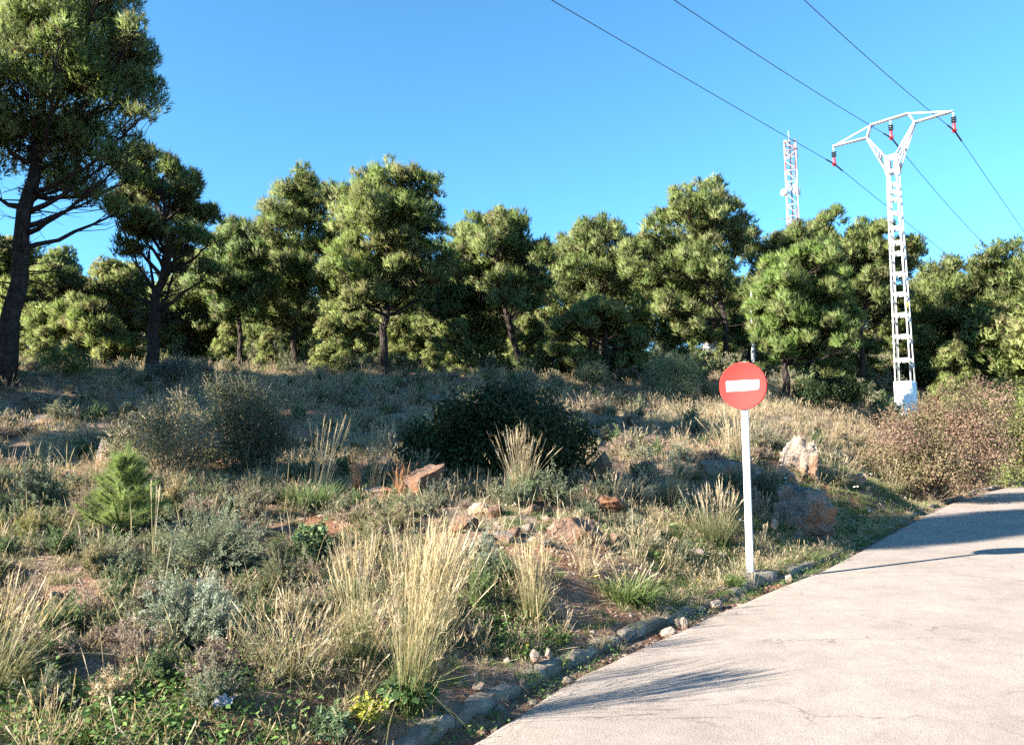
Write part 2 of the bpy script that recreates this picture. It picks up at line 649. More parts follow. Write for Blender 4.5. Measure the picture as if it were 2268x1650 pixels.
def at(px, py):
    """where the line of sight meets the ground"""
    a, dy, dz = ray(px, py)
    xs = a / dy * _Y
    zs = EYE + dz / dy * _Y
    h = H(xs, _Y)
    hit = np.nonzero(h >= zs)[0]
    k = hit[0] if len(hit) else np.argmin(zs - h)
    return np.array((xs[k], _Y[k], h[k]))


# ------------------------------------------------------------------ ground sheet
def graded(lo, hi, a, b, fine, n_out, grow):
    core = np.arange(a, b + fine / 2, fine)
    out_hi, v, st = [], core[-1], fine
    while v < hi:
        st *= grow
        v += st
        out_hi.append(v)
    out_lo, v, st = [], core[0], fine
    while v > lo:
        st *= grow
        v -= st
        out_lo.append(v)
    return np.r_[out_lo[::-1], core, out_hi]


gx = graded(-1500, 1500, -8, 14, 0.14, 0, 1.09)
gy = graded(-300, 2500, 2.0, 17, 0.13, 0, 1.07)
GX, GY = np.meshgrid(gx, gy, indexing='ij')
GZ = H(GX, GY)
V = np.stack([GX, GY, GZ], -1).reshape(-1, 3)
ny_ = len(gy)
i = np.arange(len(gx) - 1)[:, None] * ny_
j = np.arange(ny_ - 1)[None, :]
q = np.stack([i + j, i + ny_ + j, i + ny_ + j + 1, i + j + 1], -1).reshape(-1, 4)
me = new_mesh('ground', V, [q], smooth=True)
tag(link('ground', me, MAT['soil']), 'stony reddish slope rising from the road to the pines', kind='structure')

# ------------------------------------------------------------------ road
offs = np.r_[0.0, -0.05, -0.15, -0.4, -0.9, -1.8, -3.2, -5, -7, -9.2]
rows = []
sel = np.arange(0, len(EDGE), 2)
rg = rng_for(21)
wob = np.convolve(rg.normal(0, 1, len(sel) + 8), np.ones(4) / 4, 'same')[:len(sel)] * 0.022
for k, o_ in enumerate(offs):
    w = wob if k == 0 else wob * 0.4 if k == 1 else 0
    xy = EDGE[sel] + EN[sel] * (o_ + w)[:, None] if k < 2 else EDGE[sel] + EN[sel] * o_
    z = zr(EDGE[sel, 1]) - (0.018 if k == 0 else 0)
    rows.append(np.c_[xy, z])
low = np.c_[rows[0][:, :2], rows[0][:, 2] - 0.14]
allr = np.stack([low] + rows, 1)
V = allr.reshape(-1, 3)
k_ = allr.shape[1]
i = np.arange(len(sel) - 1)[:, None] * k_
j = np.arange(k_ - 1)[None, :]
q = np.stack([i + j, i + j + 1, i + k_ + j + 1, i + k_ + j], -1).reshape(-1, 4)
me = new_mesh('road', V, [q[:, ::-1]], smooth=False)
tag(link('road', me, MAT['road']), 'pale worn asphalt road with fine cracks', kind='structure')

# ------------------------------------------------------------------ kerb, stone by stone
kerb = thing('kerb', 'weathered broken concrete kerb along the road edge', None, (0, 0, 0))
kerb['kind'] = 'structure'
rg = rng_for(33)


def kerb_piece(s0, s1, seed, drop=0.0):
    r_ = rng_for(seed)
    n = 9
    prof = np.array([(0, -0.12), (0.0, 0.056), (0.010, 0.074), (0.04, 0.081), (KW - 0.02, 0.081), (KW - 0.003, 0.068), (KW, -0.12)])
    ss = np.linspace(s0, s1, n)
    V = []
    tw = r_.normal(0, 0.008)
    for a, s_ in enumerate(ss):
        e = np.array((np.interp(s_, SS, EDGE[:, 0]), np.interp(s_, SS, EDGE[:, 1])))
        nn = np.array((np.interp(s_, SS, EN[:, 0]), np.interp(s_, SS, EN[:, 1])))
        z = float(zr(e[1]))
        end = 1.0 if 0 < a < n - 1 else 0.86
        for o_, h_ in prof:
            jit = r_.normal(0, 0.0055, 3)
            hh = h_ if h_ < 0 else (h_ * (end if h_ > 0.07 else 1) - drop)
            hh += (r_.normal(0, 0.004) - abs(r_.normal(0, 0.011)) * (h_ > 0.07)) if h_ > 0 else 0
            p = e + nn * (GUT + o_ + tw * (a - 4) / 4)
            V.append((p[0] + jit[0], p[1] + jit[1], z + hh))
    V = np.array(V)
    k = len(prof)
    i = np.arange(n - 1)[:, None] * k
    j = np.arange(k)[None, :]
    j2 = (j + 1) % k
    q = np.stack([i + j, i + k + j, i + k + j2, i + j2], -1).reshape(-1, 4)
    c = V.mean(0)
    caps = [np.arange(k)[None, :], (np.arange(k) + (n - 1) * k)[None, ::-1]]
    me = new_mesh('kerb_stone', V - c, [q] + caps)
    o = link('kerb_stone', me, MAT['concrete'], kerb, c)
    o.rotation_euler = (r_.normal(0, 0.02), r_.normal(0, 0.015), r_.normal(0, 0.008))
    return o


s_at_y = lambda y: float(np.interp(y, EDGE[:, 1], SS))
s_, s_end = s_at_y(2.5), s_at_y(36)
k = 0
while s_ < s_end:
    L = rg.uniform(0.62, 0.95)
    yv = float(np.interp(s_, SS, EDGE[:, 1]))
    if not (yv > 6.0 and k % 7 == 3):              # here and there a stone is gone
      kerb_piece(s_ + 0.014, s_ + L - 0.014, 500 + k, drop=0.018 * rg.random() + (0.05 if (rg.random() < 0.15 and yv > 6) or 7.2 < yv < 8.2 else 0))
    s_ += L
    k += 1

# ------------------------------------------------------------------ foliage geometry
def rand_dirs(r_, n, zmin=-1.0):
    z = r_.uniform(zmin, 1, n)
    a = r_.uniform(0, 2 * math.pi, n)
    s = np.sqrt(1 - z * z)
    return np.stack([s * np.cos(a), s * np.sin(a), z], -1)


def blades(r_, Pp, A, L, W, nb, spread, col, jit=0.12):
    """tufts of thin needles: from each point nb needles round the axis A"""
    n = len(Pp)
    D = unit(A[:, None, :] + spread * r_.normal(0, 0.6, (n, nb, 3)))
    Lr = (np.broadcast_to(np.asarray(L, float), (n,))[:, None] * r_.uniform(0.65, 1.1, (n, nb)))[..., None]
    base = Pp[:, None, :] + A[:, None, :] * Lr * r_.uniform(-0.35, 0.35, (n, nb, 1))
    tip = base + D * Lr
    sd = unit(np.cross(D, r_.normal(0, 1, (n, nb, 3)))) * (np.broadcast_to(np.asarray(W, float), (n,))[:, None, None] * 0.5)
    V = np.stack([base - sd, base + sd, tip], 2).reshape(-1, 3)
    c = np.repeat(col, nb * 3, axis=0)
    c = c * (1 + r_.normal(0, jit, (n * nb, 1))).repeat(3, axis=0)
    T = np.arange(len(V)).reshape(-1, 3)
    return V, T, c


def leaf_quads(r_, Pp, N, L, W, col, jit=0.15, fold=0.0):
    """small pointed leaves: rhombs with normal near N"""
    n = len(Pp)
    t = unit(np.cross(N, r_.normal(0, 1, (n, 3))))
    s = np.cross(N, t)
    L = (np.broadcast_to(np.asarray(L, float), (n,)) * r_.uniform(0.7, 1.2, n))[:, None]
    W = (np.broadcast_to(np.asarray(W, float), (n,)) * r_.uniform(0.8, 1.2, n))[:, None]
    up = N * W * fold
    V = np.stack([Pp, Pp + t * L * 0.5 + s * W * 0.5 + up, Pp + t * L, Pp + t * L * 0.5 - s * W * 0.5 + up], 1).reshape(-1, 3)
    c = np.repeat(col * (1 + r_.normal(0, jit, (n, 1))), 4, axis=0)
    return V, np.arange(len(V)).reshape(-1, 4), c


def strips(r_, B, D, L, W, droop, c0, c1, prof=(1, 0.85, 0.6, 0.0), ts=(0, 0.35, 0.7, 1.0), cpow=1.0):
    """curved grass blades from points B, first direction D"""
    n = len(B)
    ts = np.asarray(ts)
    m_ = len(ts)
    L = np.broadcast_to(np.asarray(L, float), (n,))
    W = np.broadcast_to(np.asarray(W, float), (n,))
    droop = np.broadcast_to(np.asarray(droop, float), (n,))
    hor = D.copy(); hor[:, 2] = 0
    hor = unit(hor + r_.normal(0, 0.05, (n, 3)) * (1, 1, 0))
    g = hor * 0.55 + np.array((0, 0, -1.0))
    C = B[:, None, :] + L[:, None, None] * (D[:, None, :] * ts[None, :, None] + g[:, None, :] * (droop[:, None] * ts[None, :] ** 2)[..., None])
    sd = unit(np.cross(D, r_.normal(0, 1, (n, 3))))
    wid = (W[:, None] * np.asarray(prof)[None, :] * 0.5)[..., None]
    Lf = C - sd[:, None, :] * wid
    Rt = C[:, :-1] + sd[:, None, :] * wid[:, :-1]
    V = np.concatenate([Lf, Rt], 1)                    # m_ + m_-1 verts
    nv = 2 * m_ - 1
    base = np.arange(n)[:, None] * nv
    k = np.arange(m_ - 2)[None, :]
    q = np.stack([base + k, base + m_ + k, base + m_ + k + 1, base + k + 1], -1).reshape(-1, 4)
    t = np.stack([base[:, 0] + m_ - 2, base[:, 0] + 2 * m_ - 2, base[:, 0] + m_ - 1], -1)
    tt = np.r_[ts, ts[:-1]] ** cpow
    col = c0[:, None, :] * (1 - tt[None, :, None]) + c1[:, None, :] * tt[None, :, None]
    return V.reshape(-1, 3), q, t, col.reshape(-1, 3)


def pick(r_, n, cols, w=None, jit=0.10):
    cols = np.asarray(cols, float)
    k = r_.choice(len(cols), n, p=w)
    return np.clip(cols[k] * (1 + r_.normal(0, jit, (n, 1))), 0.004, 0.95)


# ------------------------------------------------------------------ pines
PINE = [(0.178, 0.226, 0.078), (0.210, 0.252, 0.098), (0.146, 0.200, 0.064), (0.226, 0.262, 0.114), (0.180, 0.184, 0.088)]
BARK = (0.10, 0.08, 0.068)


def pine(name, label, base, trunk, lobes, seed, n_tufts=11000, nb=6, nl=0.20, nw=0.0225, tint=(1, 1, 1), group=None, r0=0.17,
         flat=0.88, twigs=True, sub_k=1.0, dead=0, lean_limb=0.6, limb_r=0.30, swell=1.26, coarse=1.8):
    """trunk: points above base (world offsets); lobes: (centre offset, radius)"""
    r_ = rng_for(seed)
    t = thing(name, label, 'tree', base, group)
    wood = MB()
    tr = np.asarray(trunk, float)
    # trunk resampled and roughened
    sg = np.r_[0, np.cumsum(np.linalg.norm(np.diff(tr, axis=0), axis=1))]
    u = np.linspace(0, sg[-1], 14)
    tp = np.stack([np.interp(u, sg, tr[:, k]) for k in range(3)], 1)
    tp[1:-1] += r_.normal(0, 0.03, (12, 3)) * (1, 1, 0.2)
    r0 = r0 * 0.80
    rad = r0 * (1 - 0.86 * (u / u[-1]) ** 1.1)
    rad[0] *= 1.35
    rad[1] *= 1.08
    tp[0, 2] -= 0.25
    wood.tube(tp, rad, 10)
    Hh = tp[-1, 2]
    subs, subr = [], []
    for (C, rr) in lobes:
        C = np.asarray(C, float)
        rr = rr * swell
        # limb from the trunk to the lobe
        hd = np.hypot(C[0] - np.interp(C[2], tp[:, 2], tp[:, 0]), C[1] - np.interp(C[2], tp[:, 2], tp[:, 1]))
        az = min(max(C[2] - hd * lean_limb * r_.uniform(0.6, 1.2) - 0.2 * rr, Hh * 0.30), Hh * 0.97)
        k_ = np.array([np.interp(az, tp[:, 2], tp[:, q_]) for q_ in range(3)])
        rk = float(np.interp(az, tp[:, 2], rad))
        mid = (k_ + C) / 2 + np.array((0, 0, -0.10 * hd)) + r_.normal(0, 0.08 * max(hd, .4), 3)
        ts = np.linspace(0, 1, 7)[:, None]
        lp = (1 - ts) ** 2 * k_ + 2 * ts * (1 - ts) * mid + ts ** 2 * C
        lp[1:-1] += r_.normal(0, 0.035, (5, 3))
        rl = min(rk * 0.62, limb_r * r0 + 0.012 * rr)
        wood.tube(lp, np.linspace(rl, 0.014, 7), 6)
        ns = max(7, int((10 + 11 * rr) * sub_k))
        dirs = rand_dirs(r_, ns, -0.45)
        for d in dirs:
            rs = rr * r_.uniform(0.22, 0.50)
            c = C + d * np.array((1, 1, flat)) * rr * r_.uniform(0.40, 1.12)
            subs.append(c); subr.append(rs)
            if twigs:
                q0 = lp[r_.integers(3, 7)]
                m_ = (q0 + c) / 2 + r_.normal(0, 0.06, 3) - (0, 0, 0.05)
                wood.tube([q0, m_, c], (0.013, 0.009, 0.004), 3, cap=False)
    for _ in range(dead):
        az = r_.uniform(0.18, 0.62) * Hh
        k_ = np.array([np.interp(az, tp[:, 2], tp[:, q_]) for q_ in range(3)])
        d = rand_dirs(r_, 1, -0.15)[0]; d[2] = abs(d[2]) * 0.35
        L = r_.uniform(0.5, 1.5)
        e = k_ + unit(d) * L
        m_ = (k_ + e) / 2 + r_.normal(0, 0.1, 3)
        wood.tube([k_, m_, e], (0.022, 0.014, 0.005), 4, cap=False)
        for _q in range(4):
            f_ = m_ + (e - m_) * r_.random()
            g_ = f_ + unit(r_.normal(0, 1, 3)) * r_.uniform(0.15, 0.45)
            wood.tube([f_, g_], (0.007, 0.003), 3, cap=False)
    subs, subr = np.array(subs), np.array(subr)
    w = subr ** 2
    cnt = np.maximum(6, (n_tufts * w / w.sum()).astype(int))
    idx = np.repeat(np.arange(len(subs)), cnt)
    n = len(idx)
    d = rand_dirs(r_, n, -0.75)
    rr_ = r_.random(n) ** (1 / 3.2)
    rr_ = np.where(r_.random(n) < 0.10, rr_ * r_.uniform(1.0, 1.35, n), rr_)
    Pp = subs[idx] + d * np.array((1, 1, flat + 0.1)) * (subr[idx] * rr_)[:, None]
    A = unit(d * 0.65 + np.array((0, 0, 0.85)) + r_.normal(0, 0.25, (n, 3)))
    subcol = pick(r_, len(subs), PINE, None, 0.10)
    col = subcol[idx] * (1 + r_.normal(0, 0.10, (n, 1))) * np.asarray(tint)
    br = r_.random(n) < 0.05
    col[br] = np.array((0.12, 0.085, 0.05)) * (1 + r_.normal(0, 0.2, (br.sum(), 1)))
    inner = np.clip((0.75 - rr_) / 0.5, 0, 1)                  # inner needles are enlarged to block light through a clump
    Vv, Tt, cc = blades(r_, Pp, A, nl * (1 + 0.3 * inner), nw * (1 + coarse * inner), nb, 0.60, col)
    # the needles of a clump shade together as one soft brush: normals follow the clump
    lobe_c = np.array([np.asarray(l[0], float) for l in lobes])
    N = unit(d * 0.9 + np.array((0, 0, 0.25)) + r_.normal(0, 0.30, (n, 3)))
    N = np.repeat(N, nb, axis=0)
    tri = Vv.reshape(-1, 3, 3)
    g = np.cross(tri[:, 1] - tri[:, 0], tri[:, 2] - tri[:, 0])
    flip = (g * N).sum(1) < 0
    Tt[flip] = Tt[flip][:, ::-1]
    wood.build('trunk', MAT['bark'], t, smooth=True)
    link('crown', new_mesh('crown', Vv, [Tt], cc, normals=np.repeat(N, 3, axis=0)), MAT['needles'], t)
    return t


def pine_px(name, label, Y, trunk_px, lobes_px, seed, extra=0.6, group=None, **kw):
    """a pine whose outline follows the picture; lobes stand at their own distances round the trunk"""
    r_ = rng_for(seed + 1000)
    b = P(trunk_px[0][0], trunk_px[0][1], Y)
    b[2] = Hf(b[0], b[1])
    tr = [np.zeros(3)]
    for px, py in trunk_px[1:]:
        p = P(px, py, Y) - b
        p[1] += r_.normal(0, 0.12)
        tr.append(p)
    lobes = []
    top = tr[-1]
    spread = np.ptp([l[0] for l in lobes_px]) * mpp(Y) * 0.5 + 0.3
    for l in lobes_px:
        px, py, rp = l[:3]
        dy = l[3] if len(l) > 3 else r_.uniform(-0.55, 0.55) * spread
        q = P(px, py, Y + dy) - b
        lobes.append((q, rp * mpp(Y + dy)))
    # the same crown goes on behind and in front of the trunk
    xc = np.mean([l[0][0] for l in lobes])
    for q, rr in list(lobes):
        if r_.random() < extra:
            q2 = q.copy()
            q2[0] = xc + (q[0] - xc) * r_.uniform(0.2, 0.85)
            q2[1] = (1 if q[1] < 0 else -1) * r_.uniform(0.35, 0.9) * spread
            q2[2] = q[2] - r_.uniform(0.0, 0.3)
            lobes.append((q2, rr * r_.uniform(0.8, 1.0)))
    return pine(name, label, b, tr, lobes, seed, group=group, **kw)

# ------------------------------------------------------------------ the pines one can tell apart
PG = 'pines at the front of the wood'
pine_px('pine_tree', 'tallest pine with leaning trunk, cut by the left edge of the picture', 17,
        [(5, 850), (30, 700), (45, 600), (62, 480), (75, 380), (90, 200), (110, 0), (120, -120)],
        [(100, 60, 105, -0.8), (220, 40, 75), (285, 125, 66), (255, 225, 75), (312, 262, 34), (40, 180, 105, -1), (150, 180, 95), (60, 325, 95),
         (180, 325, 85), (265, 365, 42), (130, 420, 62), (-40, 60, 105), (-60, 250, 105), (30, -60, 95), (170, -80, 90), (235, -30, 55), (-60, 400, 85),
         (300, 80, 40), (320, 190, 34), (290, 320, 34), (210, 440, 45)],
        11, n_tufts=33120, nl=0.16, nw=0.019, r0=0.26, group=PG, dead=44, extra=0.35, tint=(0.95, 0.97, 0.92), swell=1.08, coarse=0.5)
pine_px('pine_tree', 'open pine with dark forking branches standing right of the tallest pine', 20,
        [(335, 818), (345, 690), (352, 630), (368, 560), (375, 480), (372, 400)],
        [(370, 385, 38), (330, 420, 40), (420, 420, 42), (285, 450, 40), (370, 455, 52), (448, 480, 38), (310, 500, 42), (420, 535, 45),
         (468, 540, 22), (360, 525, 35), (285, 555, 30), (460, 600, 28), (250, 470, 25)],
        12, n_tufts=9500, nl=0.17, nw=0.021, r0=0.20, group=PG, dead=40, extra=0.25, tint=(0.88, 0.94, 0.9), limb_r=0.36, lean_limb=1.1, swell=1.0, coarse=0.4)
pine_px('pine_tree', 'slender dark pine in the dip of the skyline', 25,
        [(530, 830), (527, 700), (525, 560), (525, 500)],
        [(525, 515, 28), (500, 545, 32), (553, 555, 32), (530, 595, 42), (492, 625, 38), (560, 640, 38), (520, 680, 42), (480, 560, 24)],
        13, n_tufts=9660, r0=0.12, group=PG, tint=(0.75, 0.85, 0.85))
pine_px('pine_tree', 'broad pale pine touching the left side of the highest middle pine', 28,
        [(655, 850), (655, 700), (680, 560), (690, 430)],
        [(690, 438, 36), (645, 455, 36), (735, 450, 36), (612, 500, 36), (680, 500, 46), (585, 540, 32), (640, 560, 46), (720, 550, 46),
         (600, 610, 46), (680, 620, 46), (562, 620, 36), (620, 670, 40), (560, 680, 36), (730, 620, 36), (575, 735, 30), (660, 700, 30)],
        14, n_tufts=16560, r0=0.15, group=PG, dead=8, tint=(1.0, 1.0, 1.0))
pine_px('pine_tree', 'highest pine in the middle with a thick straight trunk', 25,
        [(855, 842), (852, 740), (856, 660), (862, 520), (868, 400)],
        [(865, 395, 34), (900, 402, 27), (820, 412, 32), (790, 450, 40), (850, 450, 46), (900, 455, 36), (945, 412, 24), (958, 430, 18), (765, 500, 36),
         (830, 510, 50), (895, 510, 45), (962, 470, 22), (960, 502, 27), (760, 560, 36), (820, 575, 46), (900, 570, 46), (960, 560, 27), (790, 620, 44),
         (860, 630, 44), (930, 610, 36), (745, 640, 40), (975, 615, 30), (815, 662, 34), (910, 650, 30), (1000, 580, 22)],
        15, n_tufts=23460, nl=0.19, r0=0.18, group=PG, dead=16, extra=0.5, tint=(1.0, 1.02, 0.92))
pine_px('pine_tree', 'pine with a trunk leaning left, right of the highest middle pine', 30,
        [(1160, 834), (1128, 720), (1105, 640), (1095, 560), (1090, 500)],
        [(1090, 503, 32), (1060, 512, 32), (1125, 517, 32), (1040, 560, 27), (1090, 560, 42), (1140, 570, 36), (1185, 560, 26), (1205, 580, 22),
         (1060, 610, 32), (1120, 630, 36), (1180, 620, 32), (1025, 590, 26), (1160, 680, 32), (1035, 535, 20), (1205, 640, 24)],
        16, n_tufts=13799, r0=0.17, group=PG, dead=14, tint=(0.98, 1.0, 1.0))
pine_px('pine_tree', 'thin dark pine between the highest middle pine and the leaning one', 31.5,
        [(1076, 845), (1090, 740), (1080, 660), (1050, 600)],
        [(1012, 600, 34), (1000, 650, 36), (1050, 670, 36), (960, 690, 30), (1080, 720, 28), (1000, 560, 26), (1020, 520, 20)],
        17, n_tufts=8970, r0=0.13, group=PG, dead=8, tint=(0.8, 0.9, 0.9))
pine_px('pine_tree', 'round-topped pine left of the big conical pine', 35,
        [(1300, 835), (1310, 700), (1330, 560)],
        [(1340, 517, 31), (1300, 532, 31), (1375, 532, 27), (1260, 560, 32), (1320, 570, 46), (1380, 590, 36), (1242, 610, 36), (1290, 620, 40),
         (1350, 640, 36), (1248, 545, 18), (1230, 660, 28)],
        18, n_tufts=13109, r0=0.15, group=PG, dead=8)
pine_px('pine_tree', 'big pale conical pine with foliage almost to the ground, left of the no entry sign', 31,
        [(1612, 845), (1605, 720), (1580, 600), (1560, 480), (1557, 420)],
        [(1540, 425, 24), (1585, 425, 24), (1510, 450, 28), (1560, 460, 36), (1610, 470, 31), (1640, 500, 25), (1480, 490, 31), (1530, 510, 40),
         (1590, 520, 40), (1440, 520, 31), (1640, 540, 31), (1410, 560, 31), (1470, 560, 40), (1540, 570, 45), (1610, 580, 36), (1402, 610, 31),
         (1460, 630, 45), (1530, 640, 45), (1600, 640, 31), (1480, 690, 36), (1550, 710, 36), (1440, 680, 27), (1500, 750, 31), (1560, 750, 27), (1470, 735, 25)],
        19, n_tufts=23460, nl=0.19, r0=0.17, group=PG, dead=10, flat=0.85, tint=(1.05, 1.05, 1.05))
pine_px('pine_tree', 'low spreading pine with a short dark trunk below the round-topped pine', 25,
        [(1345, 850), (1345, 780), (1335, 720), (1322, 690)],
        [(1320, 690, 31), (1280, 720, 31), (1360, 710, 31), (1250, 735, 22), (1400, 755, 27), (1240, 780, 19), (1290, 800, 22), (1340, 812, 22), (1385, 800, 22)],
        20, n_tufts=10350, r0=0.16, group=PG, dead=10, flat=0.7)
pine_px('pine_tree', 'bushy bright green pine just behind the right of the no entry sign', 25,
        [(1742, 862), (1740, 790), (1750, 700), (1760, 600)],
        [(1760, 572, 27), (1730, 592, 27), (1790, 592, 31), (1700, 640, 31), (1760, 640, 40), (1830, 610, 31), (1682, 690, 31), (1740, 700, 40),
         (1810, 680, 40), (1860, 660, 27), (1702, 740, 36), (1770, 755, 36), (1840, 730, 31), (1890, 700, 19), (1870, 755, 22), (1720, 775, 27), (1800, 785, 22)],
        21, n_tufts=19320, nl=0.19, r0=0.16, group=PG, dead=6, flat=0.8, tint=(0.92, 1.05, 0.88))
pine_px('pine_tree', 'olive pine behind the foot of the lattice mast', 34,
        [(1800, 830), (1800, 560)],
        [(1800, 520, 27), (1760, 532, 27), (1835, 532, 25), (1720, 552, 27), (1690, 562, 27), (1850, 562, 25), (1655, 525, 22), (1690, 600, 31), (1780, 580, 36)],
        22, n_tufts=10350, r0=0.14, group=PG, tint=(0.95, 0.98, 1.0))
pine_px('pine_tree', 'tall olive pine directly behind the white pylon', 33,
        [(1915, 838), (1910, 740), (1925, 640), (1930, 540)],
        [(1915, 517, 22), (1945, 522, 22), (1895, 545, 27), (1950, 555, 31), (2010, 547, 25), (2030, 562, 16), (1900, 600, 31), (1960, 610, 36),
         (1882, 570, 25), (1930, 660, 31), (2010, 600, 27), (1990, 660, 27), (1870, 640, 27)],
        23, n_tufts=13109, r0=0.17, group=PG, dead=10)
pine_px('pine_tree', 'dense pine right of the white pylon', 38,
        [(2100, 845), (2100, 600)],
        [(2100, 592, 27), (2060, 612, 27), (2130, 602, 27), (2040, 650, 31), (2090, 660, 40), (2140, 660, 36), (2050, 710, 36), (2110, 720, 40),
         (2160, 720, 31), (2080, 770, 31), (2130, 780, 27)],
        24, n_tufts=11730, r0=0.17, group=PG)
pine_px('pine_tree', 'broad pine at the right edge of the picture', 36,
        [(2205, 840), (2210, 700), (2230, 580)],
        [(2190, 577, 27), (2225, 567, 27), (2260, 562, 31), (2180, 620, 31), (2230, 620, 40), (2280, 600, 36), (2200, 680, 36), (2260, 680, 40),
         (2310, 650, 36), (2190, 740, 31), (2240, 750, 36), (2290, 740, 36)],
        25, n_tufts=13109, r0=0.18, group=PG, dead=10)
pine_px('pine_tree', 'small pale young pine between the two trees at the left', 24,
        [(190, 835), (188, 760), (185, 690)],
        [(175, 695, 30), (205, 715, 32), (158, 740, 28), (222, 760, 32), (180, 785, 28), (250, 790, 26)],
        26, n_tufts=7589, r0=0.08, group=PG, tint=(1.1, 1.05, 1.0))

# ------------------------------------------------------------------ background pines: three builds, copied
BG = 'pines of the wood behind'
protos = []
for k in range(4):
    r_ = rng_for(300 + k)
    lob = []
    for q_ in range((20, 16, 20, 30)[k]):
        h = r_.uniform((0.30, 0.5, 0.30, 0.06)[k], 0.96)
        ring = (1 - ((h - 0.55) / 0.48) ** 2) * (2.0 if k != 2 else 1.6)
        if k == 3:                                   # young tree, clothed to the ground
            ring = 2.3 * (1.05 - h) ** 0.7
        ring = max(ring, 0.15)
        a = r_.uniform(0, 6.28)
        d = ring * math.sqrt(r_.random())
        lob.append(((d * math.cos(a), d * math.sin(a), 7 * h), r_.uniform(0.5, 0.85)))
    lob.append(((0.1, 0, 6.7), 0.55))
    o = pine('pine_tree', 'pine among the many trunks of the wood behind', (0, 0, 0),
             [(0, 0, 0), (0.15 * k, 0.1, 2.2), (-0.1, 0.15 * k, 4.5), (0.1, 0, 6.6)], lob, 310 + k, n_tufts=11730, nb=6, nl=0.22, nw=0.036,
             group=BG, r0=0.15, dead=12, tint=((1.1, 1.06, 1.02), (1, 1, 1), (1.05, 1.04, 1.0), (1.28, 1.22, 1.2))[k])  # last tint brightens the young pines to lift the dark under the wood
    protos.append(o)
first = [True] * 4
rg = rng_for(77)


def bg_pine(px, Y, top_py, k, label=None, group=None, squash=1.0):
    p = P(px, 800, Y)
    z = Hf(p[0], Y)
    h = P(px, top_py, Y)[2] - z
    s = h / 7.1
    scl = (s * squash, s * squash, s)
    loc = (p[0], Y, z - 0.05)
    rz = rg.uniform(0, 6.28)
    if first[k]:
        first[k] = False
        o = protos[k]
        o.location = loc; o.rotation_euler = (0, 0, rz); o.scale = scl
        tag(o, label, None, group)
        return o
    return copy_thing(protos[k], loc, rz, scl, label, group)


for px, Y, top, k in ((15, 29, 540, 0), (110, 27, 590, 2), (232, 29, 580, 0), (420, 30, 560, 2)):
    bg_pine(px, Y, top, k, squash=1.15)
# second rank: crowns filling the gaps, third rank: the deep wood
for px in np.arange(-180, 2480, 96):
    Y = rg.uniform(36, 48)
    top = rg.uniform(585, 690)
    if px < 480: top = rg.uniform(560, 640)
    if px > 1000: top = rg.uniform(545, 640)
    if 1980 < px: top = rg.uniform(590, 650)
    bg_pine(px + rg.uniform(-25, 25), Y, top, int(rg.integers(0, 3)), squash=rg.uniform(0.9, 1.2))
for px in np.arange(-250, 2600, 84):
    bg_pine(px + rg.uniform(-30, 30), rg.uniform(50, 68), rg.uniform(605, 680), int(rg.choice([0, 2, 3])), squash=rg.uniform(1.3, 1.8))
# low young pines under the tall ones
for px in np.r_[np.arange(-60, 2360, 104)]:
    bg_pine(px + rg.uniform(-14, 14), rg.uniform(31 if px > 1400 else 28, 39), rg.uniform(655, 760), int(rg.choice([3, 3, 3, 0])), 'young pine growing low between the trunks of the wood',
            'young pines under the wood', squash=rg.uniform(1.0, 1.4))
for px in np.arange(-150, 2480, 100):
    bg_pine(px + rg.uniform(-30, 30), rg.uniform(42, 56), rg.uniform(700, 750), int(rg.choice([3, 3, 3, 0])), 'young pine growing low between the trunks of the wood',
            'young pines under the wood', squash=rg.uniform(1.2, 1.6))
# young pines with brightened needle colour in front of the trunks
for px, Y, top in ((500, 25.5, 712), (735, 25, 700), (590, 27, 735), (962, 26, 742), (1015, 27.5, 705), (1232, 27, 700), (300, 24, 735), (95, 23, 720), (1850, 33, 735), (2030, 37, 720)):
    bg_pine(px, Y, top, 3, 'young pine growing low between the trunks of the wood', 'young pines under the wood', squash=rg.uniform(0.9, 1.2))
# pines to the left of the picture, whose shade lies over the slope and the road
for x, y, h, k, sq in [(-14.2, 8.3, 9.8, 0, 0.82), (-13.8, 3.6, 13.4, 1, 0.45), (-17, 2.2, 14.4, 1, 0.45), (-17.5, 6.6, 10.2, 0, 0.75), (-18, 7.2, 11.6, 1, 0.7), (-16.5, 12.0, 9.8, 0, 1.05),
                       (-19, 15.3, 9.0, 0, 1.1), (-22, 11.2, 9.5, 2, 1.1), (-13, 13.6, 5.0, 3, 0.9)]:
    s = h / 7.1
    copy_thing(protos[k], (x, y, Hf(x, y) - 0.05), (x * 1.7 + y) % 6.28, (s * sq * 0.8, s * sq * 0.8, s), 'pine beside the view whose shade falls across the slope', 'pines left of the view')

# ------------------------------------------------------------------ no entry sign
sp = at(1662, 1274)
Ys = sp[1]
sm = mpp(Ys)
z_top = P(1648, 803, Ys)[2] - sp[2]
z_disc = P(1645, 855, Ys)[2] - sp[2]
Rd = 0.5 * (P(1645, 803, Ys)[2] - P(1645, 907, Ys)[2])
phi = math.atan2(-0.56, -0.83)
sign = thing('no_entry_sign', 'red round no entry sign with white bar on a steel post', 'road sign', (sp[0], sp[1], sp[2]), rz=R(-34))
